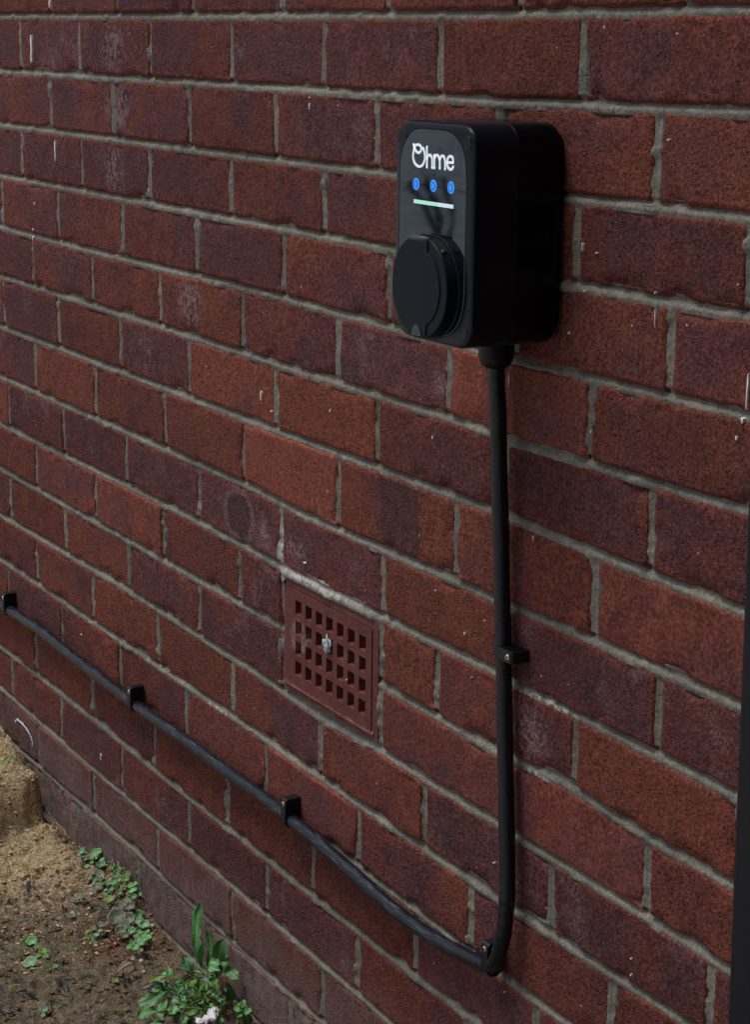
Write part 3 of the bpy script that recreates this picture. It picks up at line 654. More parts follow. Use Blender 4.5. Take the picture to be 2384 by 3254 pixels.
for (x, z) in ((1.2125, -0.1065), (1.3165, -0.1065), (1.2125, -0.2640), (1.3165, -0.2640)):
    disc('corner_plug', x, z, 0.0062, -0.0922, -0.09335, M['bezel'], ch, C0, inset=0.0004)
# lettering, drawn as round ended strokes
def strokes(paths, r, y, name, mat, parent, origin, depth=0.0006):
    V, F = [], []
    for P in paths:
        P2 = catmull([(x, 0, z) for x, z in P], 6) if len(P) > 2 else [Vector((x, 0, z)) for x, z in P]
        for sgn in (0,):
            n = len(P2); L, Rr = [], []
            for i, p in enumerate(P2):
                t = (P2[min(i + 1, n - 1)] - P2[max(i - 1, 0)]).normalized(); nn = Vector((-t.z, 0, t.x)) * r
                L.append((p.x + nn.x, p.z + nn.z)); Rr.append((p.x - nn.x, p.z - nn.z))
            b0 = len(V)
            for i in range(n):
                V += [(L[i][0], y, L[i][1]), (Rr[i][0], y, Rr[i][1])]
            for i in range(n - 1): F.append((b0 + 2 * i, b0 + 2 * i + 2, b0 + 2 * i + 3, b0 + 2 * i + 1))
            for e in (P2[0], P2[-1]):
                b1 = len(V); m = 12
                for k in range(m): V.append((e.x + r * math.cos(2 * math.pi * k / m), y, e.z + r * math.sin(2 * math.pi * k / m)))
                F.append(tuple(b1 + k for k in range(m)))
    # tiny offsets so overlapping strokes never share a plane
    Vo = [(v[0] - origin.x, v[1] - origin.y, v[2] - origin.z) for v in V]
    o = mesh_obj(name, np.array(Vo), F, mat, parent, smooth=False)
    m = o.modifiers.new('thickness', 'SOLIDIFY'); m.thickness = depth; m.offset = 0
    return o
LET = [('letter_o', [[(1.2322, -.112), (1.2332, -.1146), (1.2321, -.1186), (1.2316, -.1225), (1.2331, -.1262), (1.2365, -.129), (1.2418, -.1301), (1.2465, -.1291), (1.2497, -.1263), (1.2512, -.1228), (1.2509, -.1195), (1.2494, -.1162), (1.2479, -.1143)]]),
 ('letter_o_curl', [[(1.2336, -.1149), (1.2356, -.1126), (1.2403, -.1118), (1.2443, -.1133), (1.245, -.1159), (1.2428, -.118), (1.2405, -.1186), (1.2371, -.1178), (1.2347, -.116), (1.2342, -.1146)]]),
 ('letter_h', [[(1.2544, -.113), (1.255, -.13)]]), ('letter_h', [[(1.255, -.1231), (1.257, -.1201), (1.2598, -.1195), (1.2624, -.121), (1.2634, -.1235), (1.2636, -.13)]]),
 ('letter_m', [[(1.2669, -.1191), (1.2673, -.13)]]), ('letter_m', [[(1.2673, -.1219), (1.2695, -.1193), (1.2722, -.1191), (1.2749, -.1215), (1.2759, -.1243), (1.2761, -.1297)]]),
 ('letter_m', [[(1.276, -.1224), (1.2782, -.1196), (1.2812, -.1192), (1.2837, -.1214), (1.2846, -.1247), (1.2847, -.1297)]]),
 ('letter_e', [[(1.2883, -.1239), (1.2973, -.1238)]]), ('letter_e', [[(1.2972, -.1236), (1.2972, -.1211), (1.2951, -.119), (1.2922, -.1187), (1.2896, -.1199), (1.288, -.1226), (1.2881, -.1259), (1.2899, -.1284), (1.2931, -.1295), (1.296, -.1288), (1.2975, -.1271)]])]
for k, (nm, pp) in enumerate(LET):
    strokes(pp, 0.00105, -0.09375 - 0.00006 * k, nm, M['logo'], ch, C0)
for k, (x, z) in enumerate(((1.2368, -0.1453), (1.2653, -0.1449), (1.2934, -0.1445))):
    b = disc('button_light', x, z, 0.0050, -0.0930, -0.0937, M['bluep'], ch, C0, 28)
    disc('button_face', x, z, 0.0043, -0.0935, -0.0939, M['blue'], b, C0, 28)
    ic = [[[(x - .0010, z + .0017), (x + .0012, z)], [(x + .0012, z), (x - .0010, z - .0017)]],
          [[(x - .0007, z + .0016), (x - .0007, z - .0016)], [(x + .0008, z + .0016), (x + .0008, z - .0016)]],
          [[(x - .0007, z + .0012), (x - .0014, z), (x - .0007, z - .0012), (x + .0007, z - .0012), (x + .0014, z), (x + .0007, z + .0012)], [(x, z + .0016), (x, z + .0004)]]][k]
    strokes(ic, 0.00028, -0.09405, 'button_icon', M['bluep'], b, C0, 0.0002)
for k, (x0, x1, mt) in enumerate(((1.2336, 1.2735, 'mint'), (1.2735, 1.2978, 'pale'))):
    nx = 0.0016; z0 = -0.1601
    pts = [(x0, z0 - nx), (x1, z0 - nx), (x1, z0 + nx), (x0, z0 + nx)]
    loft([(pts, -0.0930), (pts, -0.0938)], M[mt], 'light_bar', ch, C0, smooth=False)
# round socket cover
LX, LZ = 1.2629, -0.2305
def circ(r, fl=None, seg=64):
    o = []
    for k in range(seg):
        a = 2 * math.pi * k / seg; x, z = r * math.cos(a), r * math.sin(a) * 0.965
        if fl is not None: z = min(z, fl)
        o.append((LX + x, LZ + z))
    return o
loft([(circ(0.0478, .0440), -0.0915), (circ(0.0478, .0440), -0.0938), (circ(0.0470, .0436), -0.0943)], M['rubber'], 'socket_collar', ch, C0)
cov = loft([(circ(0.0459, .0421), -0.0935), (circ(0.0459, .0421), -0.1040), (circ(0.0454, .0418), -0.1049), (circ(0.0446, .0412), -0.1052)], M['lid'], 'socket_cover', ch, C0)
plate = []
rp = 0.0352
a1 = math.acos(0.0146 / rp)
tp, bt = LZ + 0.0395, LZ - 0.0405
pts = [(LX + 0.0140, tp)] + [(LX - 0.0 + rp * math.cos(a), LZ + rp * 0.965 * math.sin(a)) for a in np.linspace(a1, -a1, 20)] + [(LX + 0.0140, bt), (LX - 0.0150, bt)] + \
      [(LX + rp * math.cos(a), LZ + rp * 0.965 * math.sin(a)) for a in np.linspace(-math.pi + a1, -math.pi - a1, 20)] + [(LX - 0.0150, tp)]
pin = [(LX + (p[0] - LX) * 0.988, LZ + (p[1] - LZ) * 0.988) for p in pts]
loft([(pts, -0.1048), (pts, -0.1058), (pin, -0.1062)], M['lid'], 'raised_panel', cov, C0)
V, F, _ = tube([(LX - 0.0150, -0.1038, LZ + 0.0410), (LX + 0.0140, -0.1038, LZ + 0.0410)], 0.0027, 14)
mesh_obj('hinge', np.array([Vector(v) - C0 for v in V]), F, M['tab'], cov)
tp_ = [(1.2538, -0.2729), (1.2560, -0.2665), (1.2590, -0.2632), (1.2615, -0.2625), (1.2650, -0.2640), (1.2685, -0.2680), (1.2703, -0.2722)]
loft([(tp_, -0.1055), (tp_, -0.1068)], M['tab'], 'finger_tab', cov, C0, smooth=False)
V, F, _ = tube([(1.2925, -0.1000, -0.2000), (1.2948, -0.1000, -0.1972)], 0.0026, 12); mesh_obj('screw_recess', np.array([Vector(v) - C0 for v in V]), F, M['slot'], cov)
# gland under the box
gl = []
for z, r in ((-0.2765, 0.0155), (-0.2960, 0.0155), (-0.2995, 0.0150), (-0.3035, 0.0128), (-0.3062, 0.0092), (-0.3066, 0.0070)): gl.append((z, r))
bmx = bmesh.new(); prev = None; seg = 12
for z, r in gl:
    s_ = 24; ringv = []
    for k in range(s_):
        a = 2 * math.pi * k / s_; rr_ = r * (1 + (0.035 * math.cos(6 * a) if z > -0.298 else 0))
        ringv.append(bmx.verts.new((1.264 + rr_ * math.cos(a) - C0.x, -0.0243 + rr_ * math.sin(a), z - C0.z)))
    if prev:
        for k in range(s_): bmx.faces.new((prev[k], prev[(k + 1) % s_], ringv[(k + 1) % s_], ringv[k]))
    prev = ringv
bmx.faces.new(prev)
bm_obj('cable_gland', bmx, M['rubber'], ch, smooth=True)

# ------------------------------------------------------------------ cable and its clips
path = [(1.2640, -.0240, -.285), (1.2640, -.0235, -.315), (1.2643, -.0212, -.345), (1.2646, -.0182, -.403), (1.2652, -.0152, -.4605), (1.2665, -.0128, -.519), (1.2698, -.0120, -.5696), (1.2746, -.0118, -.638),
        (1.2782, -.0118, -.680), (1.2846, -.0122, -.7536), (1.2880, -.0130, -.789), (1.2890, -.0138, -.8126), (1.2876, -.0145, -.8380), (1.2820, -.0150, -.8610), (1.2735, -.0148, -.8790), (1.2610, -.0136, -.8880), (1.2480, -.0124, -.8912),
        (1.2165, -.0120, -.8966), (1.1739, -.0120, -.9018), (1.1145, -.0120, -.9048), (1.0526, -.0120, -.9030), (.9866, -.0120, -.8978), (.9171, -.0120, -.8924), (.8514, -.0120, -.8890), (.813, -.0120, -.8875), (.7461, -.0118, -.8873), (.6616, -.0120, -.8880),
        (.5727, -.0118, -.8878), (.483, -.0120, -.8893), (.3984, -.0120, -.8897), (.3466, -.012, -.8893), (.2529, -.0118, -.8884), (.1362, -.012, -.8862), (.031, -.012, -.8838), (-.0961, -.012, -.8868), (-.35, -.012, -.888), (-.68, -.012, -.886)]
pp = catmull(path, 10)
V, F, S_ = tube(pp, [0.00765 + 0.00018 * math.sin(i * .37) + .00012 * math.sin(i * 1.3) for i in range(len(pp))], 20)
cb = mesh_obj('power_cable', np.array([Vector(v) for v in V]), F, M['cable'])
at = cb.data.attributes.new('along', 'FLOAT_VECTOR', 'POINT'); at.data.foreach_set('vector', np.array([(a * 40, b * 5, c_ * 5) for a, b, c_ in S_], dtype=np.float32).ravel())
tag(cb, 'scuffed black cable dropping from the charger and running left along the bricks', 'cable')
GRP = 'cable clips along the black cable'
def make_clip(loc, b, u, label, blk=0.0265, wd=0.0057, cn=0.0120):
    """b = direction of the screw block in the wall, u = cable direction; both unit vectors (x, z)"""
    t = thing('cable_clip', label, 'cable clip', (loc[0], 0, loc[1]), GRP)
    n_, r = [], 0.0094
    prof = []                                # (along b, outward)
    for k in range(0, 13): a = math.radians(90 + 180 * k / 12); prof.append((r * math.cos(a), cn + r * math.sin(a)))
    prof += [(0.002, 0.0018), (blk, 0.0012), (blk, 0.0040), (blk - 0.0004, 0.0185), (blk - 0.0022, 0.0208), (0.004, cn + r + 0.0002)]
    bmx = bmesh.new(); A, B = [], []
    for (pb, po) in prof:
        for lst, sg in ((A, -1), (B, 1)):
            lst.append(bmx.verts.new((pb * b[0] + sg * wd * u[0], -po, pb * b[1] + sg * wd * u[1])))
    n = len(A); bmx.faces.new(A); bmx.faces.new(B[::-1])
    for k in range(n): bmx.faces.new((A[k], B[k], B[(k + 1) % n], A[(k + 1) % n]))
    bm_obj('clip_body', bmx, M['clip'], t, bevel=0.0007)
    # ribs on the outer side of the block
    for q in (0.0125, 0.0185, 0.0235):
        bmx = bmesh.new()
        pr = [(q - .0007, 0.0035), (q + .0007, 0.0035), (q + .0007, 0.0185), (q - .0007, 0.0185)]
        A = [bmx.verts.new((p_[0] * b[0] + wd * u[0] * .98, -p_[1], p_[0] * b[1] + wd * u[1] * .98)) for p_ in pr]
        B = [bmx.verts.new((p_[0] * b[0] + (wd + .0008) * u[0], -p_[1], p_[0] * b[1] + (wd + .0008) * u[1])) for p_ in pr]
        bmx.faces.new(A); bmx.faces.new(B[::-1])
        for k in range(4): bmx.faces.new((A[k], B[k], B[(k + 1) % 4], A[(k + 1) % 4]))
        bm_obj('rib', bmx, M['clip'], t)
    sx, sz = 0.0195 * b[0], 0.0195 * b[1]
    ori = Vector((0, 0, 0)); s = disc('screw', sx, sz, 0.0030, -0.019, -0.0218, M['screw'], t, ori, 16, 0.0007)
    for ang in (0.6, 0.6 + math.pi / 2):
        ca, sa = math.cos(ang), math.sin(ang); L_, w_ = 0.0019, 0.00045
        pts = [(sx + ca * L_ - sa * w_, sz + sa * L_ + ca * w_), (sx - ca * L_ - sa * w_, sz - sa * L_ + ca * w_), (sx - ca * L_ + sa * w_, sz - sa * L_ - ca * w_), (sx + ca * L_ + sa * w_, sz + sa * L_ - ca * w_)]
        loft([(pts, -0.0215), (pts, -0.0219 - ang * .00003)], M['slot'], 'screw_slot', s, ori, smooth=False)
    return t
make_clip((1.2698, -0.5685), (1, 0), (0, 1), 'black clip holding the upright cable below the charger, its block to the right')
make_clip((1.2640, -0.8868), (0, 1), (1, 0), 'black clip at the bend where the upright cable turns left')
make_clip((0.8440, -0.8890), (0, 1), (1, 0), 'black clip on the long cable run below the air brick')
make_clip((0.3960, -0.8897), (0, 1), (1, 0), 'black clip halfway along the left stretch of the cable')
make_clip((-0.1000, -0.8868), (0, 1), (1, 0), 'black clip on the cable beside the left edge of the photo')

# ------------------------------------------------------------------ post at the right edge
bmx = bmesh.new()
px_, py_ = 1.686, -0.030
for (x, y) in ((0, 0),):
    prism(bmx, [(-0.046, -0.0), (0.046, 0.0), (0.046, 2.0), (-0.046, 2.0)], -0.030, 0.026)
po = bm_obj('black_post', bmx, M['post'], None, (1.7160, py_, -1.23), bevel=0.004)
po.rotation_euler = (0, math.radians(-1.45), 0)
tag(po, 'plain black upright post standing against the wall at the right edge', 'post')

# ------------------------------------------------------------------ weeds, leaves and litter on the soil
WEED = [
  ([0.6203, -0.02, -1.1761], [0.5955, -0.012, -1.0936], 0.0115, 'leaf', 3, 0.002) ,
  ([0.6517, -0.03, -1.1543], [0.6501, -0.026, -1.1068], 0.0085, 'leaf', 2, 0.002) ,
  ([0.654, -0.036, -1.154], [0.6636, -0.04, -1.1143], 0.006, 'leaf', 1, 0.002) ,
  ([0.6719, -0.022, -1.1636], [0.6783, -0.018, -1.1077], 0.015, 'leaf', 2, 0.003) ,
  ([0.6819, -0.026, -1.1376], [0.6688, -0.034, -1.1393], 0.008, 'leaf', 0, 0.002) ,
  ([0.6739, -0.02, -1.136], [0.6858, -0.012, -1.1393], 0.009, 'leaf', 0, 0.002) ,
  ([0.6602, -0.052, -1.1571], [0.6499, -0.06, -1.1316], 0.015, 'clover', 1, 0.003) ,
  ([0.6736, -0.02, -1.1513], [0.7029, -0.01, -1.1526], 0.012, 'leaf', 1, 0.004) ,
  ([0.6769, -0.014, -1.1654], [0.6842, -0.01, -1.1903], 0.0105, 'leaf', 2, 0.002) ,
  ([0.6816, -0.04, -1.1387], [0.6988, -0.034, -1.1368], 0.007, 'leaf', 0, 0.002) ,
  ([0.6552, -0.0378, -1.165], [0.6526, -0.0765, -1.18], 0.009, 'leaf', 2, 0.006) ,
  ([0.635, -0.0657, -1.165], [0.6158, -0.0938, -1.176], 0.0055, 'leafy', 4, 0.009) ,
  ([0.6429, -0.0781, -1.178], [0.6493, -0.1208, -1.185], 0.013, 'leaf', 2, 0.004) ,
  ([0.6542, -0.0854, -1.183], [0.673, -0.1076, -1.186], 0.008, 'leaf', 1, 0.002) ,
  ([0.6848, -0.1095, -1.18], [0.6699, -0.1307, -1.188], 0.013, 'leaf', 1, 0.003) ,
  ([0.6747, -0.1084, -1.185], [0.6883, -0.1059, -1.19], 0.007, 'leaf', 1, 0.001) ,
  ([0.6907, -0.0813, -1.178], [0.6853, -0.0971, -1.184], 0.009, 'leaf', 1, 0.003) ,
  ([0.6812, -0.092, -1.184], [0.6935, -0.0881, -1.19], 0.008, 'leaf', 1, 0.002) ,
  ([0.6772, -0.0774, -1.182], [0.6644, -0.0823, -1.178], 0.01, 'clover', 1, 0.002) ,
  ([0.6898, -0.0722, -1.17], [0.6847, -0.0796, -1.178], 0.009, 'leaf', 1, 0.002) ,
  ([0.6693, -0.052, -1.1693], [0.6593, -0.056, -1.1609], 0.011, 'leafy', 1, 0.003) ,
  ([0.6676, -0.048, -1.1721], [0.6757, -0.044, -1.1608], 0.01, 'leafy', 2, 0.002) ,
  ([0.6767, -0.05, -1.1707], [0.6781, -0.054, -1.1788], 0.008, 'leafy', 1, 0.002) ,
  ([0.6707, -0.044, -1.1739], [0.6763, -0.04, -1.1658], 0.008, 'leaf', 1, 0.002) ,
  ([0.6754, -0.044, -1.1728], [0.6835, -0.038, -1.1728], 0.008, 'leafy', 1, 0.002) ,
  ([0.6753, -0.044, -1.1761], [0.6865, -0.046, -1.1824], 0.008, 'leafy', 1, 0.002) ,
  ([0.6928, -0.04, -1.1552], [0.7028, -0.036, -1.1458], 0.005, 'leafy', 0, 0.001) ,
  ([0.7026, -0.05, -1.1515], [0.6933, -0.052, -1.1424], 0.007, 'clover', 1, 0.002) ,
  ([0.7014, -0.044, -1.146], [0.6986, -0.048, -1.1399], 0.006, 'leaf', 0, 0.002) ,
  ([0.6887, -0.034, -1.1822], [0.683, -0.03, -1.162], 0.005, 'leaf', 1, 0.001) ,
  ([0.6951, -0.038, -1.1718], [0.6902, -0.04, -1.1693], 0.006, 'leaf', 0, 0.001) ,
  ([0.6856, -0.016, -1.173], [0.6844, -0.022, -1.171], 0.005, 'clover', 1, 0.001) ,
  ([0.6832, -0.0702, -1.166], [0.6863, -0.0792, -1.172], 0.007, 'leaf', 1, 0.002) ,
  ([0.6929, -0.0672, -1.172], [0.6914, -0.0792, -1.16], 0.007, 'clover', 1, 0.002) ,
  ([0.6895, -0.0593, -1.182], [0.6888, -0.072, -1.192], 0.008, 'leaf', 2, 0.002) ,
  ([0.6961, -0.0472, -1.182], [0.7034, -0.0454, -1.192], 0.007, 'leaf', 1, 0.002) ,
  ([0.6936, -0.0699, -1.186], [0.7, -0.0857, -1.194], 0.009, 'leaf', 2, 0.002) ,
  ([0.7002, -0.0579, -1.186], [0.7098, -0.0678, -1.194], 0.006, 'leaf', 1, 0.001) ,
  ([0.7025, -0.1121, -1.186], [0.6789, -0.1199, -1.194], 0.007, 'leaf', 1, 0.001) ,
  ([0.7142, -0.045, -1.186], [0.7229, -0.0438, -1.194], 0.008, 'leaf', 2, 0.001) ,
]
WSTEM = [([0.6617, -0.04, -1.1909], [0.6235, -0.022, -1.1686]), ([0.6909, -0.034, -1.1877], [0.6731, -0.022, -1.1576]), ([0.6717, -0.036, -1.1982], [0.6518, -0.03, -1.1521]), ([0.6965, -0.0561, -1.186], [0.6429, -0.0781, -1.178]), ([0.7003, -0.0493, -1.186], [0.6864, -0.0986, -1.181]), ([0.6556, -0.0369, -1.165], [0.6452, -0.0519, -1.178]), ([0.6707, -0.042, -1.1929], [0.6602, -0.052, -1.1571]), ([0.6707, -0.042, -1.1907], [0.635, -0.0657, -1.165]), ([0.6674, -0.034, -1.2007], [0.6736, -0.02, -1.1513]), ([0.6877, -0.0583, -1.168], [0.669, -0.0716, -1.184]), ([0.6798, -0.0505, -1.18], [0.693, -0.0889, -1.19]), ([0.7117, -0.0643, -1.194], [0.7059, -0.0626, -1.18])]
SMALLW = [([0.7312, -0.018, -1.185], [0.7224, -0.012, -1.1701], 0.008, 'leaf'), ([0.7301, -0.018, -1.179], [0.7084, -0.02, -1.1853], 0.007, 'leaf'), ([0.7345, -0.018, -1.1802], [0.7433, -0.012, -1.1744], 0.008, 'leaf'), ([0.7323, -0.018, -1.1834], [0.7196, -0.02, -1.1909], 0.007, 'leaf'), ([0.7367, -0.018, -1.1802], [0.7309, -0.012, -1.2006], 0.011, 'leaf'), ([0.7278, -0.018, -1.1876], [0.7138, -0.02, -1.2034], 0.007, 'clover'), ([0.7302, -0.018, -1.1758], [0.7089, -0.012, -1.1807], 0.005, 'leafy')]
CLOVER = [(0.231, -0.0131, -1.185, 0.0049, 'clover'), (0.2639, -0.0135, -1.185, 0.0051, 'clover'), (0.2338, 0.0017, -1.185, 0.0049, 'leaf'), (0.2306, 0.01, -1.185, 0.0037, 'leaf'), (0.2795, -0.0218, -1.185, 0.0041, 'dull'), (0.2529, -0.0199, -1.185, 0.0037, 'clover'), (0.3195, -0.0255, -1.185, 0.0033, 'clover'), (0.3117, -0.0397, -1.185, 0.0058, 'dull'), (0.2926, -0.0252, -1.185, 0.0037, 'dull'), (0.3151, -0.011, -1.185, 0.0058, 'clover'), (0.3117, -0.0037, -1.185, 0.0041, 'leaf'), (0.3337, -0.0216, -1.185, 0.0041, 'leaf'), (0.3251, -0.0728, -1.185, 0.007, 'dull'), (0.3282, -0.0626, -1.185, 0.0037, 'dull'), (0.3537, -0.0376, -1.185, 0.0049, 'leafy'), (0.3388, -0.0343, -1.185, 0.0041, 'dull'), (0.3725, -0.0369, -1.19, 0.0043, 'clover'), (0.3558, -0.025, -1.185, 0.0037, 'dull'), (0.37, -0.0252, -1.185, 0.0037, 'dull'), (0.3746, -0.0244, -1.19, 0.0064, 'dull'), (0.3936, -0.0238, -1.19, 0.0051, 'dull'), (0.3748, -0.0119, -1.185, 0.0049, 'leaf'), (0.3787, -0.0126, -1.19, 0.0045, 'leaf'), (0.4054, -0.0486, -1.19, 0.0099, 'dull'), (0.4262, -0.0479, -1.19, 0.0091, 'dull'), (0.4351, -0.0562, -1.19, 0.0058, 'dull'), (0.4125, -0.0355, -1.19, 0.0074, 'dull'), (0.4033, -0.0145, -1.19, 0.0062, 'clover'), (0.4322, -0.0203, -1.19, 0.0059, 'clover'), (0.4252, -0.0248, -1.19, 0.0037, 'leaf'), (0.4425, -0.0426, -1.19, 0.0041, 'clover'), (0.4506, -0.0562, -1.19, 0.0043, 'dull'), (0.462, -0.0434, -1.19, 0.0037, 'leafy'), (0.4735, -0.0464, -1.19, 0.0041, 'leaf'), (0.4733, -0.0389, -1.19, 0.0051, 'leaf'), (0.4757, -0.0344, -1.19, 0.0048, 'leaf'), (0.4594, -0.032, -1.19, 0.0033, 'leaf'), (0.4511, -0.035, -1.19, 0.003, 'leaf'), (0.4561, -0.0259, -1.19, 0.003, 'leaf'), (0.4808, -0.0291, -1.19, 0.003, 'leaf'), (0.4908, -0.0584, -1.19, 0.0041, 'leaf'), (0.4884, -0.0491, -1.19, 0.0041, 'clover'), (0.4854, -0.0644, -1.19, 0.0031, 'leaf'), (0.4751, -0.0555, -1.19, 0.003, 'leaf'), (0.4065, -0.0716, -1.19, 0.0035, 'dull'), (0.4325, -0.0895, -1.19, 0.0037, 'clover'), (0.4198, -0.0964, -1.19, 0.0038, 'leafy'), (0.4413, -0.0875, -1.19, 0.0029, 'leaf'), (0.3724, -0.1009, -1.19, 0.0025, 'clover'), (0.3296, 0.0112, -1.185, 0.0033, 'leafy'), (0.3439, 0.0061, -1.185, 0.0033, 'leafy'), (0.5014, -0.0547, -1.19, 0.0025, 'clover'), (0.3323, -0.0153, -1.185, 0.0033, 'leafy'), (0.3493, -0.0107, -1.185, 0.0037, 'leafy'), (0.36, -0.0085, -1.185, 0.0037, 'leaf'), (0.3708, -0.0063, -1.185, 0.0033, 'leaf'), (0.3, -0.0116, -1.185, 0.0029, 'leaf'), (0.2487, 0.0006, -1.185, 0.0033, 'leaf'), (0.2163, 0.0028, -1.185, 0.0029, 'leaf'), (0.3092, -0.0309, -1.185, 0.0029, 'dull'), (0.3838, -0.0033, -1.19, 0.0029, 'leaf')]
SPRIG = [[0.2786, -0.0055, -1.175], [0.3003, -0.0027, -1.175], [0.3005, -0.0116, -1.175], [0.3208, -0.0015, -1.175], [0.344, -0.0083, -1.175], [0.3307, -0.0105, -1.175], [0.327, 0.0008, -1.175], [0.3115, -0.0278, -1.175], [0.3194, 0.005, -1.175], [0.3474, -0.0155, -1.175], [0.3486, -0.0044, -1.175], [0.3112, -0.0101, -1.175]]
PEB = [[0.5114, -0.0582, -1.195, 0.0042], [0.5255, -0.0633, -1.195, 0.0032], [0.5289, -0.0761, -1.195, 0.003], [0.5452, -0.069, -1.195, 0.003], [0.4316, -0.0078, -1.195, 0.004], [0.3057, -0.0453, -1.195, 0.004], [0.4428, -0.1212, -1.195, 0.003]]
SPROUT1 = [(0.4063, -0.1703, -1.185, 0.0065, 'leaf'), (0.4362, -0.1854, -1.185, 0.0055, 'sand'), (0.4548, -0.1902, -1.185, 0.008, 'clover'), (0.4235, -0.1692, -1.185, 0.004, 'leafy'), (0.4358, -0.1654, -1.185, 0.0055, 'leafy'), (0.4361, -0.1602, -1.185, 0.004, 'leafy'), (0.4392, -0.1729, -1.185, 0.004, 'leafy'), (0.4502, -0.1666, -1.185, 0.003, 'leaf'), (0.4724, -0.1624, -1.185, 0.003, 'leaf')]
SPROUT2 = [(0.5775, -0.2175, -1.192, 0.0045, 'clover'), (0.5844, -0.2211, -1.192, 0.0028, 'sprig')]
SPROUT3 = [(0.4162, -0.0948, -1.19, 0.005, 'leafy'), (0.4322, -0.0893, -1.19, 0.0055, 'clover'), (0.4059, -0.07, -1.19, 0.0045, 'dull'), (0.4022, -0.0816, -1.19, 0.004, 'dull'), (0.3711, -0.0995, -1.19, 0.004, 'dull'), (0.5635, -0.1164, -1.19, 0.004, 'leafy')]
DEBRIS = [('black', [0.5104, -0.2321, -1.196], [0.498, -0.2021, -1.192], 0.003), ('black', [0.5166, -0.2293, -1.196], [0.5325, -0.2078, -1.192], 0.0018), ('black', [0.4923, -0.2438, -1.196], [0.5467, -0.2489, -1.192], 0.003), ('black', [0.5215, -0.2541, -1.196], [0.5492, -0.2568, -1.192], 0.0026), ('black', [0.5575, -0.2667, -1.196], [0.5766, -0.2557, -1.192], 0.0024), ('black', [0.2207, -0.1059, -1.196], [0.2605, -0.1203, -1.192], 0.0022), ('black', [0.2398, -0.1454, -1.196], [0.2632, -0.1469, -1.192], 0.0012), ('black', [0.3398, -0.1255, -1.196], [0.3743, -0.1144, -1.192], 0.0011), ('black', [0.5058, -0.1713, -1.196], [0.5486, -0.1784, -1.192], 0.0022), ('black', [0.5588, -0.2026, -1.196], [0.582, -0.2092, -1.192], 0.0014), ('black', [0.3895, -0.2079, -1.196], [0.4076, -0.2057, -1.192], 0.0012), ('dead', [0.5429, -0.1599, -1.196], [0.5503, -0.1411, -1.192], 0.0007), ('dead', [0.5371, -0.2045, -1.196], [0.5407, -0.1886, -1.192], 0.001), ('black', [0.6243, -0.1569, -1.196], [0.6512, -0.1397, -1.192], 0.0014), ('dead', [0.5497, -0.1941, -1.196], [0.569, -0.1791, -1.192], 0.0005), ('black', [0.5909, -0.2098, -1.196], [0.6217, -0.2135, -1.192], 0.001), ('black', [0.5922, -0.2477, -1.196], [0.6165, -0.2467, -1.192], 0.0016), ('black', [0.3899, -0.1314, -1.196], [0.3908, -0.1229, -1.192], 0.001), ('black', [0.5019, -0.1698, -1.196], [0.5226, -0.157, -1.192], 0.0004), ('dead', [0.2764, -0.1096, -1.196], [0.2946, -0.0995, -1.192], 0.0007)]
TWIG = [([0.3464, -0.0671, -1.194], [0.3541, -0.0455, -1.19]), ([0.5267, -0.115, -1.194], [0.5777, -0.1076, -1.19]), ([0.5251, -0.1487, -1.194], [0.5389, -0.1354, -1.19]), ([0.5274, -0.1877, -1.194], [0.5637, -0.1841, -1.19]), ([0.2499, -0.1255, -1.194], [0.2381, -0.1177, -1.19]), ([0.6211, -0.1585, -1.194], [0.6236, -0.1494, -1.19]), ([0.3184, -0.093, -1.194], [0.3565, -0.1064, -1.19])]
PINKA = [[0.5009, -0.0681, -1.188], [0.5072, -0.0655, -1.196], [0.5235, -0.0732, -1.188], [0.5366, -0.1031, -1.196]]
BROWNV = [[0.6589, -0.012, -1.1641], [0.6864, -0.014, -1.2189]]
BROWNC = [[0.5865, -0.0918, -1.188], [0.5843, -0.0465, -1.18], [0.5957, -0.0826, -1.19], [0.6299, -0.0635, -1.17], [0.6125, -0.103, -1.19], [0.6289, -0.1001, -1.18]]
SCRAP = [[0.7141, -0.0482, -1.182], [0.7193, -0.0555, -1.182], [0.7249, -0.0618, -1.182], [0.7291, -0.0584, -1.182], [0.7298, -0.0695, -1.182], [0.7302, -0.0771, -1.182]]
GRASS = [([0.0064, -0.07, -1.0938], [0.0255, -0.055, -1.0741]), ([-0.1304, -0.02, -1.1123], [-0.1361, -0.012, -1.1001]), ([-0.1382, -0.02, -1.1121], [-0.129, -0.02, -1.0993]), ([-0.1263, -0.02, -1.111], [-0.1612, -0.012, -1.1139]), ([-0.1045, -0.03, -1.0994], [-0.1384, -0.01, -1.1054]), ([-0.1089, -0.03, -1.105], [-0.1203, -0.02, -1.0909]), ([-0.0283, -0.06, -1.1537], [0.0083, -0.07, -1.1309]), ([0.227, -0.03, -1.1709], [0.2337, -0.02, -1.1755]), ([0.1986, -0.03, -1.204], [0.2136, -0.02, -1.1872])]

